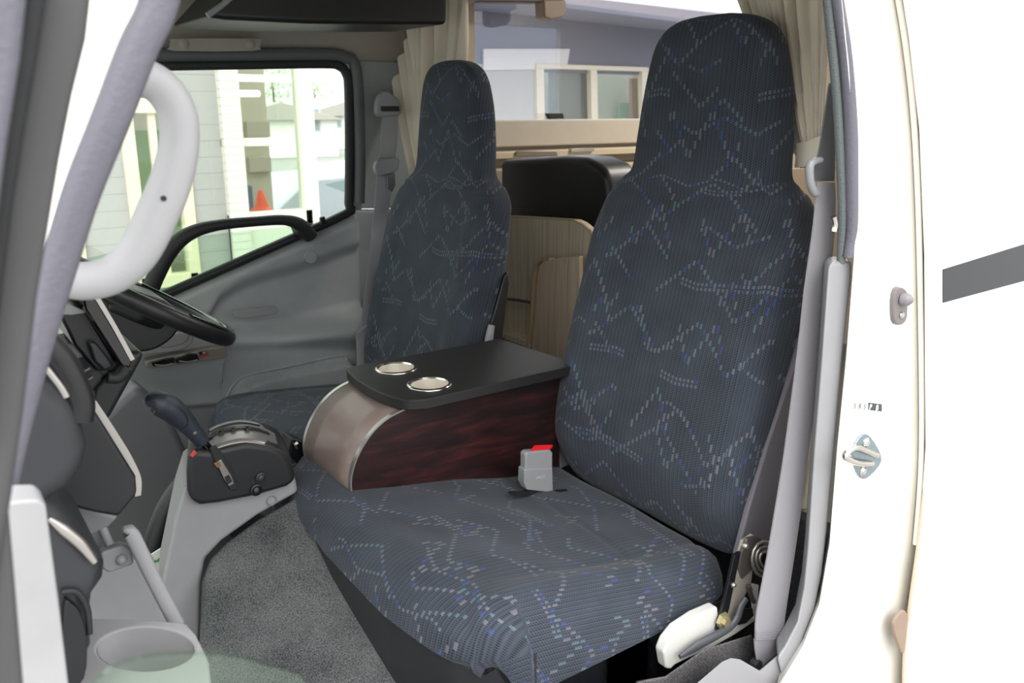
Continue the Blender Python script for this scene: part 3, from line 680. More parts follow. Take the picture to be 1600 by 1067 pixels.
relp(lathe('hinge_bolt', [(0, -.008), (.008, -.008), (.008, -.002), (.013, -.002), (.014, .004)], M('brass_bolt', srgb(190, 180, 140), .35, metal=.7), None, at(1131, 970, Y=HY-.01), (0, 1, 0), 6))
relp(plate('white_frame', [(1037, 1020), (1044, 1002), (1060, 982), (1090, 962), (1122, 948), (1126, 985), (1150, 980), (1178, 962), (1182, 970), (1150, 992), (1110, 1015), (1075, 1030), (1055, 1040), (1048, 1047), (1041, 1045)], WFRAME, Y=HY, th=.02, bevel=.004))
relp(plate('white_stay', [(1176, 912), (1186, 914), (1184, 940), (1186, 965), (1178, 968), (1176, 940)], WFRAME, Y=HY, th=.004, bevel=.001))
relp(sweep('recline_lever', [at(a, b, Y=HY-.016) for a, b in [(1166, 935), (1158, 948), (1152, 965), (1140, 980), (1120, 992), (1090, 1008), (1062, 1026)]], [.006, .007, .008, .007, .008, .009, .004], M('lever_dark', srgb(72, 74, 78), .45), sides=12, n=4, r2=[.004, .004, .005, .005, .005, .005, .003]))
relp(plate('pivot_plate', [(1153, 962), (1160, 952), (1176, 950), (1178, 962), (1166, 974), (1154, 977)], BLACK, Y=HY-.008, th=.004, bevel=.001))
relp(sweep('tension_spring', [at(1169, 915, Y=HY-.01), at(1174, 932, Y=HY-.01), at(1178, 940, Y=HY-.01)], .004, STEELD, n=2, sides=8))

# buckle
bk = empty('belt_buckle', at(843, 765, Z=.385), 'grey seat belt buckle with red button standing on the bench cushion', 'buckle')
BY = 1.175
plate('lower_shell', [(820, 733), (864, 731), (865, 766), (862, 770), (824, 766), (819, 755)], BUCK, bk, Y=BY, th=.022, bevel=.004, seg=4)
plate('upper_shell', [(821, 710), (825, 706), (860, 703), (864, 707), (864, 735), (821, 737)], BUCK, bk, Y=BY+.002, th=.018, bevel=.0045, seg=4)
prism('press_button', [at(826, 706, Y=BY+.004), at(856, 703, Y=BY+.004), at(864, 694, Y=BY+.019), at(835, 695, Y=BY+.019)], (0, 0, -.006), RED, bk, .0015)
me = bmtext('PRESS', .008, .0004)
to = bpy.data.objects.new('lettering', me); me.materials.append(M('buckle_text', srgb(176, 178, 180), .4)); C.objects.link(to); 
to.matrix_world = Matrix.Translation(at(838, 750, Y=BY-.0006)) @ Matrix.Rotation(PI/2, 4, 'X'); to.parent = bk; to.matrix_parent_inverse = Matrix.Translation(bk.location).inverted()
strap('stalk_loop', [at(798, 771, Y=1.165), at(812, 771, Y=1.17), at(826, 769, Y=1.178), at(834, 764, Y=1.185)], (0, .008, 0), .004, BLACKR, bk)
strap('stalk_strap', [at(862, 770, Y=1.17), at(878, 767, Y=1.165), at(900, 766, Y=1.16)], (0, .006, 0), .003, BLACKR, bk)

# ---- console box with two cup holders
cn = empty('centre_console', (.80, 1.39, .40), 'reddish brown wood console box with black top and two metal cup holders', 'console')
cy0, cy1 = 1.275, 1.485
cprof = [(.578, .435), (.576, .462), (.583, .492), (.600, .523), (.625, .550), (.655, .568), (.69, .577), (.72, .578)]
side = cprof+[(1.10, .578), (1.10, .33)]
cc = [Vector((a, 0, b)) for a, b in cprof]; cs = catmull(cc, 5)
out = [(p.x, p.z) for p in cs]+[(1.05, .578), (1.05, .34)]
prism('side_board', [(x, cy0, z) for x, z in out], (0, .012, 0), MAHO, cn, .001)
prism('side_board', [(x, cy1-.012, z) for x, z in out], (0, .012, 0), MAHO, cn, .001)
prism('inner_box', [(x+.004, cy0+.010, z-.003) for x, z in out], (0, cy1-cy0-.020, 0), BLACK, cn, .001)
def lf(u, v):
    k = u*(len(cs)-1); i = min(int(k), len(cs)-2); p = cs[i].lerp(cs[i+1], k-i); return Vector((p.x+.001, lerp(cy0+.008, cy1-.008, v), p.z-.001))
grid('curved_front', 40, 4, lf, LEATH, cn, thick=.003)
for yy in (cy0+.003, cy1-.003):
    strap('metal_edge', [Vector((p.x-.0012, yy, p.z+.0012)) for p in cs[::2]+[cs[-1]]], (0, .0048, 0), .003, SATIN, cn, n=2)
strap('metal_edge', [(.5765, cy0+.004, .441), (.5765, cy1-.004, .441)], (0, 0, .006), .003, SATIN, cn, n=1)
# top slab
def slab_outline():
    P = [(.667, 1.500), (.655, 1.455), (.650, 1.39), (.655, 1.31), (.668, 1.262), (.70, 1.245), (.76, 1.243), (1.115, 1.243), (1.115, 1.515), (.72, 1.515)]
    return P
sl = []
for p in catmull([Vector((a, b, 0)) for a, b in [(.700, 1.505), (.676, 1.490), (.666, 1.44), (.662, 1.38), (.667, 1.31), (.682, 1.262), (.716, 1.2435)]], 5): sl.append((p.x, p.y, .580))
sl += [(1.075, 1.2435, .580), (1.06, 1.505, .580)]
slab = prism('top_slab', sl, (0, 0, .021), SLAB, cn, .0035, seg=3)
for a, b, r_ in ((619, 575, .043), (671, 600, .043)):
    c_ = at(a, b, Z=.6015)
    cup = lathe('cup_holder', [(r_*.80, -.0005), (r_*.84, .0022), (r_*.96, .0024), (r_, .0008), (r_, -.0006)], CHROME, cn, c_, (0, 0, 1), 40)
    lathe('cup_bowl', [(r_*.84, .0015), (r_*.82, -.004), (r_*.80, -.05), (r_*.74, -.058), (0, -.058)], M('bowl_satin', srgb(236, 230, 218), .32, metal=.55), cup, c_, (0, 0, 1), 40)
def drill(o_, c_, r_):
    cu = finish('cutter', lathe('c', [(0, -.07), (r_, -.07), (r_, .03), (0, .03)], None, loc=c_, rawbm=bmesh.new(), sides=40), SLAB, None)
    m = o_.modifiers.new('b', 'BOOLEAN'); m.object = cu; m.solver = 'EXACT'
    dg = bpy.context.evaluated_depsgraph_get(); me = bpy.data.meshes.new_from_object(o_.evaluated_get(dg)); o_.modifiers.clear(); o_.data = me
    for p_ in me.polygons: p_.use_smooth = abs(p_.normal.z) < .6
    bpy.data.objects.remove(cu)
for o_ in (slab, [c for c in cn.children if c.name.startswith('inner_box')][0]):
    for a, b in ((619, 575), (671, 600)): drill(o_, at(a, b, Z=.6015), .043*.845)

# ------------------------------------------------------------------ engine cover, shifter
ec = empty('engine_cover', (.45, 1.1, .0), 'grey carpeted engine cover with light grey plastic shifter housing, left of the bench', 'engine cover')
P0 = at(462, 772, Y=1.37); P1 = at(322, 868, Y=1.37)
pdir = (P1-P0).normalized(); ydir = Vector((.10, -1, -.42)).normalized()
pn_ = pdir.cross(ydir).normalized()
if pn_.z < 0: pn_ = -pn_
cpl = (pn_, pn_.dot(P0))
cpts = [at(a, b, pl=cpl) for a, b in [(474, 764), (455, 775), (400, 806), (350, 842), (325, 868), (314, 900), (312, 960), (306, 1030), (300, 1130), (420, 1150), (700, 1150), (700, 1020), (620, 880), (560, 770), (520, 745)]]
prism('carpet_cover', cpts, (0, 0, -.22), CARP, ec, .016, seg=5)
hs = plate('shifter_housing', [(287, 764), (292, 758), (330, 748), (400, 742), (462, 748), (466, 770), (402, 806), (346, 846), (320, 874), (314, 912), (312, 1000), (306, 1070), (280, 1060), (252, 1000), (247, 935), (262, 862), (274, 805)], LGREY, ec, Y=1.365, th=.17, d=Vector((.27, 1, 0)), bevel=.016, seg=5)
lathe('cover_clip', [(0, -.003), (.007, -.002), (.009, .002)], MGREY, ec, at(424, 782, Y=1.363), (0, -1, 0), 16)
# dark selector unit on the housing: curved top
sel = empty('gear_selector', at(375, 770, Y=1.42), 'black gear selector unit with a leather-grained lever beside the driver seat', 'gear lever')
lowp = [(293, 778), (296, 788), (310, 791), (340, 789), (400, 775), (458, 757)]
topp = [(448, 712), (436, 702), (410, 694), (380, 690), (345, 697), (318, 706), (298, 706), (292, 716)]
body = plate('selector_body', [(291, 740), (292, 768), (298, 784), (312, 791), (340, 788), (400, 776), (448, 762), (462, 752), (461, 744), (452, 722), (440, 706), (420, 697), (385, 693), (350, 700), (330, 706), (300, 704), (293, 716)], DASH2, sel, Y=1.345, th=.12, d=Vector((.30, 1, 0)), bevel=.016, seg=5)
# metallic arched top plate
ap = [(318, 716), (330, 700), (350, 690), (380, 684), (410, 688), (434, 698)]
def arch(u, v):
    pts_ = arch.p; k = u*(len(pts_)-1); i = min(int(k), len(pts_)-2); p = pts_[i].lerp(pts_[i+1], k-i)
    return p+Vector((v*.03, v*.105, .004*math.sin(v*PI)))
arch.p = catmull([at(a, b+9, Y=1.352) for a, b in ap], 5)
tp = grid('top_plate', 30, 8, arch, M('warm_silver', srgb(150, 146, 146), .35, metal=.6), sel, thick=.004)
g1 = [arch(k/10, .50)+Vector((0, 0, .006)) for k in (1, 3, 5, 7, 9)]
strap('gate_slot', g1, (0, .007, 0), .003, BLACK, sel)
for k in range(4):
    p = catmull(g1, 4)[2+k*3]; lathe('gate_tooth', [(0, .005), (.004, .004), (.006, 0)], BLACK, sel, p+Vector((0, -.008, 0)), (0, 0, 1), 10)
g2 = [arch(k/10, .78)+Vector((0, 0, .006)) for k in (2, 4, 6, 8)]
strap('indicator_window', g2, (0, .006, 0), .003, BLACKG, sel)
strap('indicator_lens', [p+Vector((0, 0, .002)) for p in g2], (0, .0035, 0), .001, LGREY, sel)
# slot with steel plate in the near face
plate('lever_slot', [(328, 700), (338, 696), (350, 712), (366, 742), (373, 760), (370, 767), (360, 766), (352, 752), (336, 722)], BLACKR, sel, Y=1.341, th=.006, bevel=.002)
plate('slot_plate', [(338, 722), (346, 718), (362, 744), (366, 756), (358, 760), (350, 748)], STEEL, sel, Y=1.338, th=.004, bevel=.001)
plate('slot_hole', [(351, 746), (358, 742), (363, 752), (356, 757)], BLACKR, sel, Y=1.3365, th=.002, bevel=0)
plate('brass_chip', [(334, 724), (342, 720), (346, 728), (340, 731)], M('brass', srgb(140, 110, 80), .4, metal=.6), sel, Y=1.337, th=.002, bevel=0)
plate('red_mark', [(297, 712), (304, 703), (308, 708), (301, 715)], M('red_mark', srgb(190, 60, 50), .5), sel, Y=1.338, th=.004, bevel=.001)
for a, b, r_, m_ in ((407, 745, .0085, DASH), (400, 765, .0105, BLACK)):
    k_ = lathe('round_button', [(r_*.75, -.0), (r_*.8, .004), (r_, .003), (r_, -.004)], m_, sel, at(a, b, Y=1.343), (0, -1, 0), 24)
    lathe('button_screw', [(0, .003), (r_*.38, .0025), (r_*.45, 0)], STEELD, k_, at(a, b, Y=1.343), (0, -1, 0), 16)
    lathe('button_face', [(0, .0015), (r_*.78, .0012)], m_, k_, at(a, b, Y=1.343), (0, -1, 0), 24)
plate('button_slot', [(390, 748), (395, 747), (399, 756), (396, 760), (391, 753)], BLACKR, sel, Y=1.3435, th=.003, bevel=.001)
st = sweep('lever_shaft', [at(344, 722, Y=1.36), at(330, 705, Y=1.36), at(312, 684, Y=1.36)], [.0075, .007, .0065], BLACKG, sel, sides=14)
kb = sweep('lever_knob', [at(a, b, Y=1.36) for a, b in [(230, 634), (233, 631), (239, 629), (250, 631), (266, 639), (283, 653), (299, 670), (312, 685), (317, 691)]],
      [.004, .012, .017, .0205, .0205, .018, .0145, .0125, .0115], KNOB, sel, sides=24, n=6, r2=[.004, .013, .019, .022, .021, .018, .015, .0125, .0115])
sweep('knob_seam', [at(a, b, Y=1.342) for a, b in [(236, 640), (256, 641), (280, 638), (292, 650), (293, 664), (284, 674)]], .0012, BLACKR, kb, n=5, sides=6)
lathe('knob_screw', [(0, -.002), (.0035, -.001), (.0045, .001)], STEELD, kb, at(305, 677, Y=1.346), (0, 1, 0), 14)
# latch and warning label at the front of the middle cushion
lt2 = empty('seat_latch', at(478, 700, Y=1.50), 'small black latch under the console front, beside the driver seat', 'latch')
plate('latch_body', [(455, 684), (474, 690), (520, 715), (520, 740), (470, 730), (452, 712)], BLACK, lt2, Y=1.52, th=.05, bevel=.004)
plate('latch_clip', [(461, 695), (467, 692), (470, 698), (468, 703), (462, 702)], CHROME, lt2, Y=1.505, th=.01, bevel=.001)
lb = tag(plate('warning_label', [(459, 742), (470, 728), (492, 716), (497, 722), (476, 738), (462, 750)], LGREY, Y=1.47, th=.01, bevel=.002), 'small pale plate with a yellow patch at the cushion corner', 'label')
lb2 = plate('yellow_patch', [(473, 727), (488, 718), (492, 721), (478, 730)], M('yellow', srgb(235, 180, 50), .5), lb, Y=1.468, th=.002, bevel=0)

# ------------------------------------------------------------------ steering wheel, column, screen
swc = Vector((.370, 1.80, .735)); tl = math.atan2(.189, .296)
swl = empty('steering_wheel', swc, 'black steering wheel with glossy spokes tilted toward the driver seat', 'steering wheel')
ex = Vector((math.cos(tl), 0, -math.sin(tl))); en = Vector((math.sin(tl), 0, math.cos(tl))); ey = Vector((0, 1, 0))
R0 = .192
sweep('rim', [swc+ex*R0*math.cos(k*PI/12)+ey*R0*math.sin(k*PI/12) for k in range(24)], .0175, BLACKV, swl, n=3, sides=18, closed=True, updir=tuple(en))
sweep('rim_inlay', [swc+en*.0155+ex*R0*math.cos(k*PI/12)+ey*R0*math.sin(k*PI/12) for k in range(-5, 6)], .009, BLACKG, swl, n=3, sides=10, updir=tuple(en), r2=.005)
hub = prism('hub_pad', [swc-en*.045+ex*a+ey*b for a, b in [(-.06, -.07), (0, -.085), (.06, -.06), (.08, 0), (.06, .06), (0, .085), (-.06, .07)]], en*.05, BLACKV, swl, .014, seg=4)
for a in (.35, -.35, PI/2+.1, -PI/2-.1, ):
    d = ex*math.cos(a)+ey*math.sin(a)
    sweep('spoke', [swc-en*.02+d*.05, swc-en*.012+d*.11, swc-en*.002+d*.185], [.022, .016, .014], SATIN if abs(a) < 1 else BLACKV, swl, n=4, sides=10, updir=tuple(en), r2=[.01, .008, .008])
col = empty('steering_column', swc-en*.2, 'black steering column cowl under the wheel', 'steering column')
plate('column_cowl', [(150, 462), (185, 448), (240, 463), (288, 497), (276, 520), (262, 535), (240, 547), (213, 550), (196, 541), (180, 510)], BLACK, col, Y=1.74, th=.12, bevel=.018, seg=4, sm=3)
plate('cowl_upper', [(158, 463), (190, 446), (260, 470), (285, 492), (200, 498), (182, 490)], DASH2, col, Y=1.73, th=.14, bevel=.01, seg=3)
scn = empty('dash_screen', at(175, 530, Y=1.40), 'thin black display screen standing edge-on at the middle of the dashboard', 'screen')
plate('screen_body', [(128, 460), (150, 462), (208, 562), (204, 576), (190, 574), (132, 484)], BLACKG, scn, Y=1.22, th=.20, bevel=.004)
plate('screen_back', [(88, 486), (96, 478), (120, 476), (136, 486), (186, 570), (176, 580), (150, 580), (116, 540), (104, 515)], BLACK, scn, Y=1.25, th=.14, bevel=.006)
strap('bezel', [at(148, 459, Y=1.218), at(178, 509, Y=1.218), at(207, 562, Y=1.218)], (.0028, 0, .001), .004, SATIN, scn, n=2)
plate('back_cap', [(90, 492), (97, 480), (112, 477), (132, 486), (134, 490), (112, 493)], LGREY, scn, Y=1.245, th=.02, bevel=.002)
plate('screen_foot', [(138, 536), (150, 535), (170, 560), (178, 574), (164, 580), (148, 566)], DASH, scn, Y=1.235, th=.04, bevel=.004)
# ------------------------------------------------------------------ dashboard: one thing with its parts
dsh = empty('dashboard', at(60, 800, Y=1.0), 'dark grey dashboard seen end-on behind the near pillar', 'dashboard')
plate('dash_top', [(-120, 470), (60, 505), (78, 516), (100, 535), (124, 566), (138, 600), (143, 635), (132, 648), (80, 700), (-120, 700)], DASH2, dsh, Y=.84, th=1.2, bevel=.03, seg=5)
plate('dash_roll', [(-60, 560), (30, 560), (90, 596), (118, 632), (130, 655), (142, 700), (140, 740), (110, 770), (60, 800), (-60, 900)], DASH, dsh, Y=.78, th=.42, bevel=.03, seg=5)
sweep('vent_trim', [at(a, b, Y=.775) for a, b in [(72, 575), (84, 590), (96, 606), (104, 620)]], .0028, SATIN, dsh, n=3, sides=8)
sweep('vent_ring', [at(a, b, Y=.80) for a, b in [(34, 520), (64, 532), (92, 560), (113, 598), (124, 630), (122, 655)]], .013, BLACKV, dsh, n=4, sides=12)
plate('column_panel', [(148, 604), (166, 588), (205, 548), (228, 550), (222, 565), (172, 656), (150, 668), (138, 640)], DASH2, dsh, Y=1.30, th=.3, bevel=.01, seg=3)
plate('cluster_end', [(102, 572), (112, 545), (136, 548), (150, 570), (165, 590), (140, 622), (118, 600)], DASH, dsh, Y=1.28, th=.12, bevel=.008)
plate('pale_clip', [(102, 552), (114, 540), (138, 550), (128, 560), (106, 562)], LGREY, dsh, Y=1.27, th=.02, bevel=.003)
for k, (a, b) in enumerate([(120, 574), (128, 582), (136, 578), (130, 590), (140, 592)]): sweep('connector', [at(a-7, b+4, Y=1.268), at(a+5, b-3, Y=1.268)], .003, STEELD, dsh, n=1, sides=8)
sweep('screen_socket', [at(a, b, Y=1.22) for a, b in [(168, 590), (186, 590), (200, 574)]], .008, BLACKR, dsh, n=4, sides=12)
plate('centre_stack', [(70, 700), (80, 690), (136, 650), (142, 632), (160, 660), (213, 745), (215, 772), (186, 808), (150, 802), (102, 790), (74, 740)], DASH2, dsh, Y=.95, th=.35, bevel=.014, seg=4)
strap('stack_trim', [at(a, b, Y=.985) for a, b in [(137, 626), (150, 645), (170, 674), (195, 712), (212, 745), (214, 772)]], [(.0075, 0, 0), (.0075, 0, 0), (.007, 0, 0), (.006, 0, 0), (.0045, 0, 0), (.003, 0, 0)], .012, SATIN, dsh)
plate('pale_panel', [(98, 784), (140, 796), (186, 808), (170, 824), (138, 840), (112, 822)], LGREY, dsh, Y=1.0, th=.10, bevel=.004)
plate('lower_panel', [(-40, 760), (70, 780), (96, 790), (130, 835), (160, 868), (168, 888), (166, 910), (148, 936), (144, 975), (147, 1016), (124, 1070), (100, 1130), (-40, 1130)], DASH, dsh, Y=.80, th=.22, bevel=.02, seg=5)
sweep('panel_highlight', [at(a, b, Y=.797) for a, b in [(76, 810), (100, 828), (126, 850), (148, 878)]], [.002, .005, .005, .003], SATIN, dsh, n=5, sides=10)  # crescent highlight on the lower panel, built as a satin strip
plate('vent_hood', [(100, 950), (112, 944), (126, 960), (136, 1000), (132, 1060), (100, 1080)], BLACK, dsh, Y=.79, th=.04, bevel=.008, sm=3)
sweep('panel_groove', [at(a, b, Y=.797) for a, b in [(96, 925), (120, 925), (136, 950), (140, 990)]], .003, BLACKR, dsh, n=4, sides=8)
plate('under_panel', [(140, 890), (150, 885), (240, 870), (262, 965), (262, 1000), (145, 1000)], MGREY, dsh, Y=1.12, th=.03, bevel=.004)
plate('knee_panel', [(150, 660), (215, 600), (262, 640), (300, 720), (280, 800), (230, 890), (140, 860)], M('lower_trim_dark', srgb(92, 92, 95), .55), dsh, Y=1.95, th=.10, bevel=.02)
sweep('cable_duct', [at(a, b, Y=1.6) for a, b in [(300, 740), (268, 780), (246, 830), (232, 880)]], .02, DASH2, dsh, n=4, sides=12)
# folding table arm and pull-out cup tray
tr = empty('cup_tray', at(240, 1010, Z=.50), 'light grey pull-out tray with a round cup well and a folding arm', 'cup tray')
zt = at(240, 1010, Y=.86).z
def ringplate(name, outer, inner, vec, mat, parent, bevel=.003):
    n = 48; co = sum(inner, Vector())/len(inner)
    def res(loop):
        L = catmull(loop, 8, True) if len(loop) > 12 else loop; out = []
        for k in range(n):
            an = 2*PI*k/n; d = Vector((math.cos(an), math.sin(an)))
            best = None
            for i in range(len(L)):
                a, b = L[i]-co, L[(i+1) % len(L)]-co; ax, ay, bx_, by_ = a.x, a.y, b.x, b.y
                den = d.x*(by_-ay)-d.y*(bx_-ax)
                if abs(den) < 1e-12: continue
                t = (ax*(by_-ay)-ay*(bx_-ax))/den; s_ = (ax*d.y-ay*d.x)/den
                if t > 0 and -1e-6 <= s_ <= 1+1e-6 and (best is None or t > best): best = t
            out.append(Vector((co.x+d.x*best, co.y+d.y*best, co.z)))
        return out
    O, I = res(outer), res(inner); vec = Vector(vec); bm = bmesh.new()
    a = [bm.verts.new(p) for p in O]; b = [bm.verts.new(p) for p in I]; c = [bm.verts.new(p+vec) for p in O]; d = [bm.verts.new(p+vec) for p in I]
    for i in range(n):
        j = (i+1) % n
        bm.faces.new((a[i], a[j], b[j], b[i])); bm.faces.new((c[i], d[i], d[j], c[j])); bm.faces.new((a[i], c[i], c[j], a[j])); bm.faces.new((b[i], b[j], d[j], d[i]))
    return finish(name, bm, mat, parent, bevel=bevel, seg=3)
outer = [at(a, b, Z=zt) for a, b in [(132, 965), (210, 966), (290, 972), (306, 990), (326, 1030), (330, 1075), (325, 1180), (110, 1180)]]
inn = [at(227+76*math.cos(t_*PI/12), 1013+34*math.sin(t_*PI/12), Z=zt) for t_ in range(24)]
ringplate('tray', outer, inn, (0, 0, -.03), HANDLE, tr, .004)
cinn = sum(inn, Vector())/24
bm = bmesh.new(); rr = [[bm.verts.new(cinn+(p-cinn)*k+Vector((0, 0, h))) for p in inn] for k, h in ((1.0, -.002), (.97, -.05), (.93, -.06))]
for A, B in zip(rr, rr[1:]):
    for i in range(24): bm.faces.new((A[i], A[(i+1) % 24], B[(i+1) % 24], B[i]))
bm.faces.new(rr[-1]); finish('cup_well', bm, HANDLE, tr)
sweep('folding_arm', [at(a, b, Y=.93) for a, b in [(196, 832), (206, 836), (240, 905), (276, 974)]], [.006, .0085, .008, .0085], LGREY, tr, n=3, sides=12, sq=3.5)
plate('arm_bracket', [(157, 864), (190, 852), (206, 856), (210, 882), (172, 896), (160, 890)], MGREY, tr, Y=.94, th=.015, bevel=.003)
lathe('arm_pin', [(0, -.004), (.004, -.003), (.006, 0)], MGREY, tr, at(190, 875, Y=.938), (0, 1, 0), 18)
sweep('arm_stay', [at(160, 826, Y=.96), at(172, 852, Y=.95)], .005, MGREY, tr, n=1, sides=8)
tag(prism('paper_sheet', [at(a, b, Y=1.55) for a, b in [(234, 868), (262, 850), (262, 872), (250, 900), (236, 896)]], (0, .004, 0), WFRAME, None, .001), 'small white sheet with a green line standing behind the shifter housing', 'paper')
gl_ = bpy.data.objects['paper_sheet']
sweep('green_line', [at(234, 878, Y=1.548), at(246, 876, Y=1.548), at(262, 862, Y=1.548)], .0022, M('green_ink', srgb(40, 130, 80), .5), gl_, n=2, sides=6)

# ------------------------------------------------------------------ passenger door opening: body, seals, pillars
def seal(name, px, r, mat, Y, par=None, r2=None, sq=2.6): return sweep(name, [at(a, b, Y=Y) for a, b in px], r, mat, par, n=5, sides=12, r2=r2, sq=sq)
jamb = struct(plate('wall_jamb', [(1306, -60), (1322, 80), (1333, 200), (1336, 300), (1334, 405), (1322, 560), (1308, 700), (1296, 850), (1280, 945), (1255, 1010), (1215, 1075), (1190, 1200), (1460, 1200), (1450, 600), (1452, -60)], WHITE, Y=.655, th=.025, d=Vector((1.5, 1, 0)), bevel=.003))
bodyp = struct(plate('wall_body_side', [(1398, -80), (1420, 60), (1436, 200), (1444, 400), (1446, 700), (1436, 850), (1419, 950), (1412, 1067), (1410, 1200), (1760, 1200), (1760, -260)], WHITE, Y=.635, th=.03, d=Vector((1.95, 1, 0)), bevel=.004, seg=3))
struct(seal('trim_6', [(1393, -60), (1414, 60), (1429, 200), (1437, 400), (1440, 700), (1430, 850)], .004, M('seam_white', srgb(244, 240, 230), .5), .650))
rs = tag(seal('seam_shadow', [(1443, 765), (1437, 830), (1424, 930), (1414, 1010), (1411, 1100)], [.001, .0022, .003, .003, .002], M('seam_brown', srgb(196, 172, 150), .8), .634), 'brown shadowed body seam low on the white panel', 'seam')  # brown shadow along the seam, painted as a thin strip
gp = plate('seam_hole', [(1410, 955), (1418, 960), (1417, 990), (1412, 1022), (1402, 1000), (1397, 975)], M('hole_brown', srgb(138, 120, 104), .8), rs, Y=.631, th=.006, bevel=.002, sm=3)
st_ = tag(plate('side_stripe', [(1474, 421), (1600, 382), (1800, 318), (1800, 374), (1600, 439), (1474, 473)], STRIPE, Y=.6335, th=.0015, bevel=0), 'dark grey stripe painted on the white camper side', 'stripe')
# seals round the opening
struct(seal('trim_7', [(1286, -60), (1293, 0), (1301, 80), (1308, 160), (1313, 250), (1316, 330), (1314, 410)], .0055, GRNG, .672))
struct(seal('trim_8', [(1293, -60), (1302, 20), (1311, 100), (1318, 180), (1322, 260), (1323, 340), (1318, 400)], .0035, BLACKR, .668))
struct(seal('trim_9', [(1300, -60), (1312, 20), (1322, 100), (1329, 200), (1331, 300), (1331, 360), (1325, 402)], [.007, .0075, .008, .0085, .008, .0075, .006], LAVG, .662))
# lower pale trim of the near pillar and the sill plate
plt = plate('trim_10', [(1294, 420), (1299, 410), (1331, 408), (1330, 440), (1316, 560), (1304, 700), (1292, 830), (1284, 900), (1272, 955), (1252, 1005), (1234, 1042), (1222, 1060), (1214, 1030), (1226, 1012), (1246, 972), (1256, 920), (1262, 860), (1272, 710), (1284, 560)], LGREY, Y=.668, th=.035, d=Vector((1.2, 1, 0)), bevel=.006, seg=4)
struct(plt)
struct(plate('trim_11', [(1080, 1075), (1100, 1058), (1128, 1034), (1142, 1028), (1156, 1030), (1187, 1048), (1220, 1020), (1236, 1040), (1222, 1078), (1180, 1140), (1020, 1140)], LGREY, Y=.674, th=.03, d=(at(1130, 1040, Y=1)-CAMP), bevel=.008, seg=4))
struct(plate('trim_12', [(60, 1500), (1000, 1110), (1060, 1078), (1230, 1080), (1200, 1500)], LGREY, Y=.685, th=.05, d=(at(1100, 1080, Y=1)-CAMP), bevel=.008))
tag(plate('sill_carpet', [(1040, 1052), (1100, 1010), (1180, 985), (1190, 1040), (1150, 1090), (1030, 1100), (990, 1060)], carpetmat('sill_carpet', srgb(66, 66, 68), srgb(132, 130, 130)), Y=.745, th=.05, d=Vector((0, .3, -1)), bevel=.01), 'grey carpet patch below the white seat hinge', 'carpet')

# near lap belt
b2 = empty('passenger_seat_belt', at(1204, 1035, Y=.70), 'pale grey seat belt running from the pillar guide down to the sill, nearest the camera', 'seat belt')
rows = [(285, 1276, 1304), (350, 1271, 1304), (451, 1257, 1295), (559, 1245, 1284), (710, 1225, 1262), (790, 1212, 1252), (872, 1198, 1240), (950, 1183, 1228), (975, 1180, 1225), (1000, 1180, 1220)]
ctr = []; ws = []
for y, l, r in rows:
    a, b = at(l, y, Y=.705), at(r, y, Y=.705); ctr.append((a+b)/2); ws.append((b-a)/2)
strap('lap_webbing', ctr, ws, .0022, WEB, b2)
prism('webbing_end', [at(a, b, Y=.706) for a, b in [(1179, 998), (1221, 996), (1218, 1018), (1188, 1044), (1184, 1040), (1180, 1015)]], (0, .0025, 0), WEB, b2, .0006)
for k in range(4):
    y = 987+k*4; strap('stitching', [at(1182, y, Y=.7030), at(1222, y-2, Y=.7030)], (0, 0, .0006), .0008, WEBD, b2, n=1)
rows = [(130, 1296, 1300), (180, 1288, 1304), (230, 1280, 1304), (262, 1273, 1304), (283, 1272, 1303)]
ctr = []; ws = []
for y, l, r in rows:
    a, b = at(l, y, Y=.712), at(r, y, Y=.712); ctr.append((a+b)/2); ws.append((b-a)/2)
strap('shoulder_webbing', ctr, ws, .0022, M('belt_shaded', srgb(104, 104, 108), .75, bump=.5, bscale=900), b2)  # webbing above the guide, its shade put into a darker colour
sweep('guide_loop', [at(a, b, Y=.700) for a, b in [(1283, 250), (1270, 253), (1265, 262), (1266, 285), (1272, 300), (1277, 303)]], [.004, .0055, .0058, .0058, .006, .0045], BELTP, b2, n=4, sides=12)
lathe('anchor_bolt', [(0, -.006), (.009, -.006), (.010, 0), (.010, .006)], BLACKR, b2, at(1181, 1038, Y=.708), (0, 1, 0), 12)
tag(sweep('seal_clip', [at(1302, 338, Y=.668), at(1305, 350, Y=.668), at(1303, 362, Y=.668)], .004, CHROME, None, n=3, sides=10), 'tiny bright clip on the near pillar beside the belt', 'clip')

# striker, door switch, sticker on the white jamb
sk = empty('door_striker', at(1352, 712, Y=.65), 'silver zinc door striker bolted to the white jamb', 'striker')
plate('striker_plate', [(1353, 678), (1362, 684), (1374, 703), (1378, 720), (1368, 736), (1354, 748), (1346, 747), (1340, 738), (1334, 716), (1334, 702), (1343, 684)], ZINC, sk, Y=.651, th=.005, bevel=.0015, sm=2)
for a, b in ((1354, 692), (1349, 736)): lathe('striker_screw', [(0, -.003), (.0045, -.003), (.006, -.001), (.008, 0), (.008, .002)], CHROME, sk, at(a, b, Y=.650), (0, 1, 0), 18)
sweep('striker_loop', [at(a, b, Y=y) for a, b, y in [(1370, 712, .650), (1352, 704, .645), (1334, 700, .635), (1321, 712, .628), (1330, 720, .630), (1345, 724, .640), (1362, 724, .650)]], .0048, CHROME, sk, n=5, sides=12)
dsw = empty('door_switch', at(1408, 478, Y=.65), 'grey courtesy light switch with a conical plunger on the white jamb', 'switch')
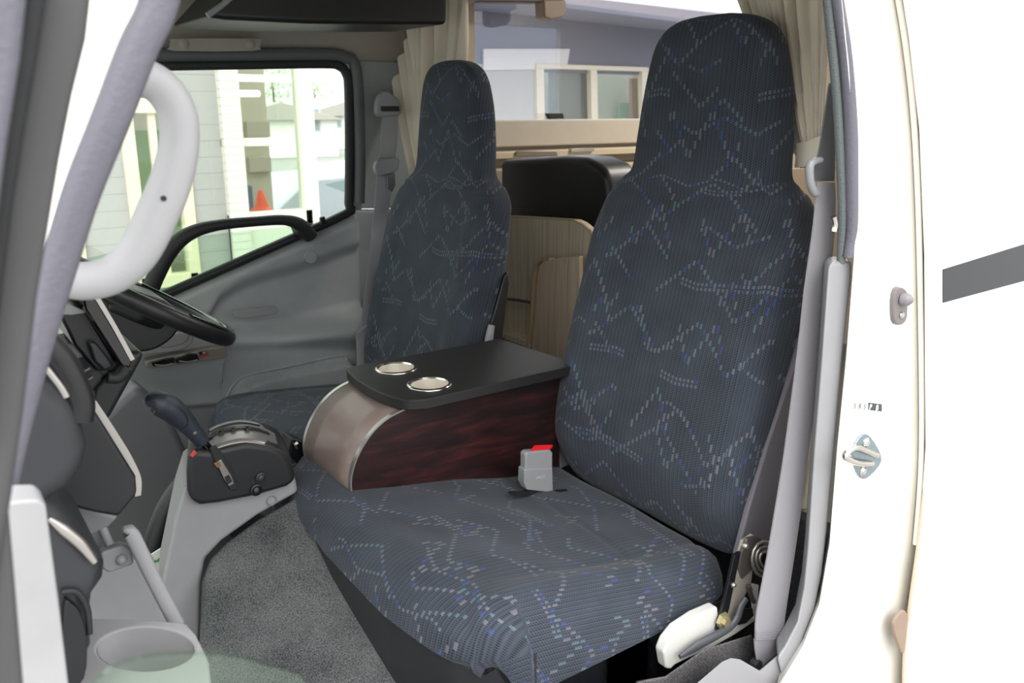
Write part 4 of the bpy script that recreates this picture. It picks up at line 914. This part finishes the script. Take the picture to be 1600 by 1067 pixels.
plate('switch_base', [(1401, 452), (1408, 449), (1416, 453), (1419, 464), (1418, 495), (1413, 505), (1405, 508), (1398, 500), (1397, 470)], M('switch_grey', srgb(112, 107, 106), .5), dsw, Y=.648, th=.008, bevel=.002, sm=2)
lathe('plunger', [(0, .017), (.004, .0155), (.0085, .011), (.0095, .008), (.0095, 0)], M('plunger_grey', srgb(122, 118, 122), .45), dsw, at(1409, 467, Y=.648), (.15, -1, 0), 24)
lathe('switch_screw', [(0, .003), (.004, .0025), (.005, 0)], CHROME, dsw, at(1409, 492, Y=.647), (0, -1, 0), 16)
stk = tag(plate('jamb_sticker', [(1332, 623), (1380, 628), (1380, 645), (1332, 640)], M('sticker_white', srgb(250, 250, 250), .5), Y=.6545, th=.001, bevel=0), 'small white sticker reading SRS PB on the white jamb', 'sticker')
dk = M('sticker_dark', srgb(58, 60, 66), .5); gy = M('sticker_grey', srgb(112, 112, 108), .5)
q0, q1 = at(1358, 627, Y=.6538), at(1379, 642, Y=.6538)
plate('dark_boxes', [(1357, 629), (1378, 631.5), (1378, 643), (1357, 640.5)], dk, stk, Y=.6538, th=.0006, bevel=0)
for i, (chx, cpx) in enumerate(zip('SRSPB', (1334, 1341.5, 1349.5, 1358, 1368))):
    m_ = bmtext(chx, .0122, .0002, .00025); m_.materials.append(gy if i < 3 else M('sticker_letter', srgb(245, 245, 245), .5)); o = bpy.data.objects.new('letter', m_); C.objects.link(o)
    p = at(cpx, 638.6+.09*(cpx-1334), Y=.6532); o.matrix_world = Matrix.Translation(p) @ Matrix.Rotation(PI/2, 4, 'X'); o.parent = stk

# ------------------------------------------------------------------ near A pillar side
struct(plate('wall_a_pillar', [(140, -40), (118, 110), (98, 220), (84, 300), (60, 420), (150, 330), (200, 180), (262, -40)], WHITE, Y=.64, th=.02, bevel=.006))
struct(sweep('trim_13', [at(a, b, Y=.615) for a, b in [(262, -50), (243, 20), (214, 80), (174, 185), (128, 300), (97, 400), (62, 520), (36, 620), (14, 720), (-12, 860)]], [.0118, .0118, .0118, .0116, .0112, .0108, .0100, .0095, .0085, .008], LAVG, None, n=4, sides=14, sq=2.8))
od = empty('passenger_door', at(0, 600, Y=.45), 'open passenger door edge with dark rubber seals at the far left', 'door')
plate('seal_band', [(66, -60), (152, -60), (138, 60), (116, 150), (96, 250), (78, 360), (60, 470), (40, 640), (20, 780), (0, 900), (-20, 1100), (-60, 1100), (-30, 500), (20, 200)], DKSEAL, od, Y=.47, th=.03, bevel=.008, seg=4)
plate('seal_lip', [(42, -60), (80, -60), (64, 60), (44, 180), (22, 320), (4, 470), (-30, 700), (-60, 700), (-20, 300), (14, 120)], BLACKR, od, Y=.455, th=.015, bevel=.006, seg=4)
plate('door_frame', [(-60, -60), (50, -60), (34, 90), (12, 230), (-12, 420), (-60, 420)], LAVG, od, Y=.44, th=.02, bevel=.006, seg=4)
plate('lower_seal_band', [(-40, 700), (0, 720), (14, 790), (26, 930), (40, 1100), (-40, 1100)], DKSEAL, od, Y=.475, th=.02, bevel=.004)
plate('door_glass', [(100, 1180), (135, 1085), (170, 1050), (210, 1032), (260, 1024), (330, 1023), (380, 1031), (430, 1045), (480, 1067), (560, 1180)], GLASSG, od, Y=.42, th=.004, bevel=0, sm=3)
gh2 = tag(sweep('assist_grip', [at(a, b, Y=.72+.0*i) for i, (a, b) in enumerate([(196, 116), (226, 121), (257, 142), (277, 178), (280, 225), (268, 280), (248, 330), (217, 392), (178, 428), (130, 439), (84, 430)])], [.0145, .0145, .0148, .015, .0152, .016, .0165, .016, .0152, .015, .015], HANDLE, None, n=6, sides=24), 'pale grey curved assist grip on the near windscreen pillar', 'grab handle')
lathe('grip_screw_hole', [(0, .0004), (.0022, .0002), (.0022, -.002)], BLACKR, gh2, at(256, 310, Y=.7035), (0, -1, 0), 14)
ep = tag(plate('pillar_foot_trim', [(4, 796), (12, 786), (34, 782), (62, 781), (72, 790), (80, 850), (92, 940), (108, 1075), (112, 1150), (30, 1150), (20, 1000), (10, 900)], HANDLE, Y=.57, th=.03, bevel=.006, seg=4), 'light grey upright trim block at the bottom left', 'trim')

# ------------------------------------------------------------------ front of the cab
struct(box('wall_front', (-.42, .72, -.06), (-.36, 2.26, .62), WHITE))
ws_ = struct(prism('window_3', [(-.39, .80, .62), (-.39, 2.20, .62), (-.12, 2.14, 1.40), (-.12, .80, 1.40)], (-.004, 0, 0), GLASS, None, 0))

# ------------------------------------------------------------------ outside: workshop building beyond the driver window
BG = 6.4
SIDING = M('siding_grey', srgb(168, 166, 166), .7); CORN = M('corner_cream', srgb(222, 219, 210), .6); FRC = M('frame_cream', srgb(228, 216, 190), .5)
INT = M('room_beige', srgb(192, 180, 168), .8); GREENB = M('green_board', srgb(128, 170, 112), .7); LAMP = M('tube_lamp', (1, 1, 1, 1), .5, emit=3.0)
bld = empty('workshop_building', at(300, 400, Y=BG), 'grey sided building with cream window frames and glazed shop front seen through the driver window', 'building')
x0 = at(-200, 300, Y=BG).x
def bp(a, b, dy=0): return at(a, b, Y=BG+dy)
xs = [bp(203, 300).x, bp(318, 300).x, bp(352, 300).x, bp(484, 300).x, bp(100, 430).x, bp(138, 430).x]
zt1, zb1 = bp(250, 165).z, bp(310, 430).z
# wall with a window hole (courses of siding are separate strips)
zc = -.85; k = 0
holes = [(xs[0], xs[1]-.12, zb1, zt1)]
while zc < 3.2:
    z2_ = min(zc+.115, 3.2)
    def strip(xa_, xb_, za, zb_):
        if zb_-za > .01: box('siding_board', (xa_, BG, za), (xb_, BG+.05, zb_-.0015), SIDING, bld, bevel=.0)
    if z2_ <= zb1 or zc >= zt1: strip(x0-3, xs[1]+.28, zc, z2_)
    else:
        strip(x0-3, xs[0], zc, z2_); strip(xs[1]-.12, xs[1]+.28, zc, z2_)
    zc = z2_
wf = box('window_frame', (xs[0]-.02, BG-.03, zb1-.04), (xs[0]+.07, BG+.08, zt1+.04), FRC, bld)
box('window_frame', (xs[1]-.16, BG-.03, zb1-.04), (xs[1]-.08, BG+.08, zt1+.04), FRC, bld)
box('window_frame', (xs[0], BG-.03, zt1-.05), (xs[1]-.1, BG+.08, zt1+.05), FRC, bld)
box('window_frame', (xs[0], BG-.03, zb1-.06), (xs[1]-.1, BG+.08, zb1+.03), FRC, bld)
box('window_mullion', ((xs[0]+xs[1])/2-.08, BG+.0, zb1), ((xs[0]+xs[1])/2-.03, BG+.05, zt1), FRC, bld)
box('window_pane', (xs[0], BG+.04, zb1), (xs[1]-.12, BG+.045, zt1), GLASS, bld, bevel=0)
box('green_board', (xs[0]-.1, BG+.35, zb1+.15), (xs[1], BG+.37, bp(230, 205).z), GREENB, bld)
box('room_wall', (xs[0]-1.0, BG+1.2, -.85), (xs[1]+.2, BG+1.22, 3), INT, bld)
box('window_frame', (xs[4], BG-.04, -.3), (xs[5], BG+.06, bp(110, 340).z+.35), FRC, bld)
# corner post with block courses
zc = -.85
while zc < 3.1:
    box('corner_block', (xs[1]+.30, BG-.08, zc), (xs[2]+.0, BG+.2, zc+.056), CORN, bld, bevel=0); zc += .058
# glazed shop front
zr = bp(400, 222).z
box('front_post', (xs[3]-.06, BG-.04, -.85), (xs[3]+.06, BG+.08, 3.0), M('post_white', srgb(240, 236, 224), .5), bld)
box('transom', (xs[2], BG-.02, zr-.03), (bp(424, 220).x, BG+.04, zr+.03), CORN, bld)
box('sill_band', (xs[2], BG-.04, -.85), (xs[3], BG+.1, bp(400, 332).z), CORN, bld)
box('front_pane', (xs[2], BG+.02, bp(400, 332).z), (xs[3], BG+.025, 3.0), GLASS, bld, bevel=0)
box('room_back_wall', (xs[2]-.3, BG+2.6, -.85), (at(426, 300, Y=BG+2.6).x, BG+2.65, 2.9), INT, bld)
box('header', (xs[2], BG-.05, 3.0), (xs[3]+.1, BG+.3, 3.3), CORN, bld)
box('room_ceiling', (xs[2]-.3, BG+.1, 2.6), (xs[3]+.1, BG+2.65, 2.66), M('room_ceiling', srgb(206, 196, 182), .8), bld)
for (a, b, c, d, yy) in [(358, 116, 466, 128, .9), (358, 141, 408, 151, 1.7)]:
    p, q = bp(a, b, yy), bp(c, d, yy); box('tube_light', (p.x, BG+yy, q.z), (q.x, BG+yy+.1, p.z), LAMP, bld, bevel=.02)
for (a, b, c, d, m_, nm) in [(386, 190, 424, 214, 'tan', 'wall_cabinet'), (390, 246, 426, 268, 'tan', 'wall_cabinet'), (372, 292, 398, 330, 'blue', 'storage_bin')]:
    p, q = bp(a, b, 2.5), bp(c, d, 2.5)
    box(nm, (p.x, BG+2.52, q.z), (q.x, BG+2.6, p.z), M('tan_cab', srgb(176, 164, 152), .8) if m_ == 'tan' else M('blue_bin', srgb(90, 100, 130), .7), bld)
p = bp(409, 324, 1.0)
tag(lathe('traffic_cone', [(.0, .15), (.02, .15), (.065, .0), (.09, -.01), (.09, -.03), (0, -.03)], M('cone_orange', srgb(230, 84, 48), .6), None, p, (0, 0, 1), 20), 'small orange cone inside the glazed shop front', 'cone')
tag(box('red_crate', bp(376, 336, .8), bp(424, 326, 1.1)+Vector((0, 0, 0)), M('crate_red', srgb(150, 60, 50), .6)), 'low red crate under the orange cone in the shop front', 'crate')

# second building seen through the camper window, running away from the vehicle
b3 = empty('storehouse', at(850, 200, Y=7), 'grey building with deep eaves and a cream sliding window seen through the camper window', 'building')
bd = Vector((math.sin(math.radians(76)), math.cos(math.radians(76)), 0)); bn = Vector((-bd.y, bd.x, 0))
org = at(840, 150, Y=7.0); bpl = (bn, bn.dot(org))
UP = M('eave_shade', srgb(112, 112, 126), .8); LO = M('lower_cream', srgb(188, 184, 176), .8)  # upper wall coloured dark to stand for the shade under the eaves
def pl3(name, px, m, dd, th=.05, par=b3, bv=.004): 
    pp = [at(a, b, pl=(bn, bpl[1]-dd)) for a, b in px]
    return prism(name, pp, bn*th, m, par, bv, 1)
hz = lambda x, y0, k: y0+(x-840)*k
P_ = lambda x, y: (x, y)
up = [(640, hz(640, 22, .10)), (1300, hz(1300, 10, .10)), (1300, hz(1300, 112, .03)), (640, hz(640, 112, .03))]
pl3('upper_wall', up, UP, .0, .1)
pl3('lower_wall', [(640, 97), (838, 102), (838, 420), (640, 420)], LO, .01, .1)
pl3('lower_wall', [(838, 190), (1300, 205), (1300, 420), (838, 420)], LO, .01, .1)
pl3('lower_wall', [(1008, 106), (1300, 116), (1300, 210), (1008, 205)], LO, .01, .1)
# eaves: fascia and gutter, the soffit runs back to the wall
fa = [at(a, b, pl=(bn, bpl[1]-.7)) for a, b in [(640, -35), (1250, 35), (1250, 58), (640, -18)]]
prism('fascia', fa, bn*.04, M('fascia_pale', srgb(160, 152, 156), .7), b3, .004, 1)
sf = [fa[3], fa[2], fa[2]+bn*.75+Vector((0, 0, .0)), fa[3]+bn*.75]
prism('soffit', sf, (0, 0, .04), M('soffit', srgb(150, 150, 164), .8), b3, .002, 1)
for (x_a, x_b, yt, yb) in [(838, 850, 99, 245), (923, 933, 102, 245), (1003, 1013, 106, 245)]:
    pl3('window_frame', [(x_a, yt), (x_b, yt+.5), (x_b+3, yb), (x_a+3, yb)], FRC, .04, .06)
pl3('window_frame', [(838, 99), (1013, 105), (1013, 112), (838, 107)], FRC, .045, .06)
pl3('window_pane', [(848, 106), (1006, 110), (1006, 240), (848, 236)], GLASS, -.03, .004, bv=0)
pl3('dark_screen', [(858, 112), (923, 114), (925, 240), (860, 240)], M('screen_grey', srgb(118, 118, 120), .8), -.12, .02)
pl3('room_wall', [(840, 104), (1010, 108), (1010, 240), (840, 240)], M('room_pale', srgb(206, 206, 190), .8), -.6, .02)
pl3('green_panel', [(968, 160), (992, 161), (992, 200), (968, 200)], M('pale_green', srgb(140, 196, 160), .7), -.5, .02)
pl3('brown_post', [(984, 122), (996, 122), (998, 190), (986, 190)], M('post_brown', srgb(176, 130, 110), .7), -.4, .02)
pl3('notice_board', [(756, 76), (891, 76), (886, 108), (756, 110)], M('notice_white', srgb(226, 220, 214), .6), .03, .02)

# parked car and hazy houses beyond the building corner
def car(loc, yaw, s, body, label):
    r = empty('parked_car', loc, label, 'car', None); r.rotation_euler = (0, 0, yaw); 
    def fin(name, bm, m, bev=.03, par=r):
        o = finish(name, bm, m, None, bevel=bev, seg=3); o.parent = par; return o
    def ext(pts, hw, taper=None):
        bm = bmesh.new(); a = [bm.verts.new((x*s, -hw*s*(1 if z < .95 else .84), z*s)) for x, z in pts]; b = [bm.verts.new((x*s, hw*s*(1 if z < .95 else .84), z*s)) for x, z in pts]
        bm.faces.new(a); bm.faces.new(b[::-1])
        for i in range(len(a)): j = (i+1) % len(a); bm.faces.new((a[i], b[i], b[j], a[j]))
        return bm
    fin('body', ext([(-2.1, .3), (2.1, .3), (2.15, .6), (2.0, .85), (1.0, .94), (.3, 1.42), (-1.2, 1.46), (-1.9, .98), (-2.12, .9)], .85), body, .06)
    fin('side_glass', ext([(.80, .98), (.26, 1.36), (-1.1, 1.38), (-1.6, 1.0)], .862), M('car_glass', srgb(150, 168, 176), .15), .01)
    for x in (-1.3, 1.3):
        for y in (-.80, .80):
            o = lathe('wheel', [(0, -.1*s), (.2*s, -.1*s), (.31*s, -.08*s), (.31*s, .08*s), (.2*s, .1*s), (0, .1*s)], BLACKR, None, (x*s, y*s, .31*s), (0, 1, 0), 20); o.parent = r
    for y in (-.6, .6):
        o = lathe('headlamp', [(0, .04), (.12, .02), (.14, -.03)], CHROME, None, (2.08*s, y*s, .66*s), (1, 0, 0), 14); o.parent = r
    return r
def ground_at(px, Y): p = at(px, 300, Y=Y); return Vector((p.x, p.y, -.85))
car(ground_at(474, 10.6), math.radians(185), .80, M('car_silver', srgb(196, 200, 214), .3, metal=.3), 'silver parked car standing in for a reflection in the shop front glass')  # car added behind the glass in place of a reflected one
car(ground_at(545, 13.5), math.radians(200), .74, M('car_white', srgb(226, 226, 224), .35), 'white parked car right of the shop front post')
HW = M('house_white', srgb(240, 240, 236), .8); HR = M('house_roof', srgb(176, 168, 164), .8)
def house(px, Y, w_, d_, h_, label):
    g = ground_at(px, Y); r = empty('far_house', g, label, 'house')
    box('wall', g+Vector((-w_/2, 0, 0)), g+Vector((w_/2, d_, h_)), HW, r, bevel=.03)
    prism('roof', [g+Vector((-w_/2-.3, -.3, h_)), g+Vector((w_/2+.3, -.3, h_)), g+Vector((0, -.3, h_+.28*w_/2))], (0, d_+.6, 0), HR, r, .02)
    for k in (-1, 1):
        wn_ = box('window', g+Vector((k*w_*.25-.5, -.04, 1.0)), g+Vector((k*w_*.25+.5, .02, 2.0)), M('far_frame', srgb(200, 204, 204), .6), r)
        box('pane', g+Vector((k*w_*.25-.42, -.06, 1.08)), g+Vector((k*w_*.25+.42, -.03, 1.92)), M('far_pane', srgb(140, 156, 160), .3), wn_)
house(445, 34, 5.0, 4, 1.5, 'low white house beyond the silver parked car')
house(575, 40, 7.0, 5, 1.6, 'low white house right of the shop front post, in the haze')
LEAF = M('leaf_green', srgb(160, 176, 136), .8, var=.3, scale=30)
def tree(px, Y, h_, label):
    g = ground_at(px, Y); r = empty('far_tree', g, label, 'tree'); rnd = random.Random(px)
    sweep('trunk', [g, g+Vector((.05, 0, h_*.5)), g+Vector((0, 0, h_*.8))], [.09, .06, .03], M('bark', srgb(96, 80, 66), .9), r, n=3, sides=8)
    bm = bmesh.new()
    for k in range(420):
        d = Vector((rnd.gauss(0, 1), rnd.gauss(0, 1), rnd.gauss(0, 1))).normalized()*rnd.random()**.4*h_*.32; c = g+Vector((0, 0, h_*.75))+d
        a = Vector((rnd.uniform(-1, 1), rnd.uniform(-1, 1), rnd.uniform(-1, 1))).normalized()*.10; b = a.orthogonal().normalized()*.06
        bm.faces.new([bm.verts.new(c-a), bm.verts.new(c+b), bm.verts.new(c+a), bm.verts.new(c-b)])
    fo = finish('foliage', bm, LEAF, r, smoothf=False); fo['kind'] = 'stuff'
tree(437, 46, 4.6, 'small green tree behind the silver parked car')
tree(500, 52, 4.0, 'low green shrub beside the white parked car')
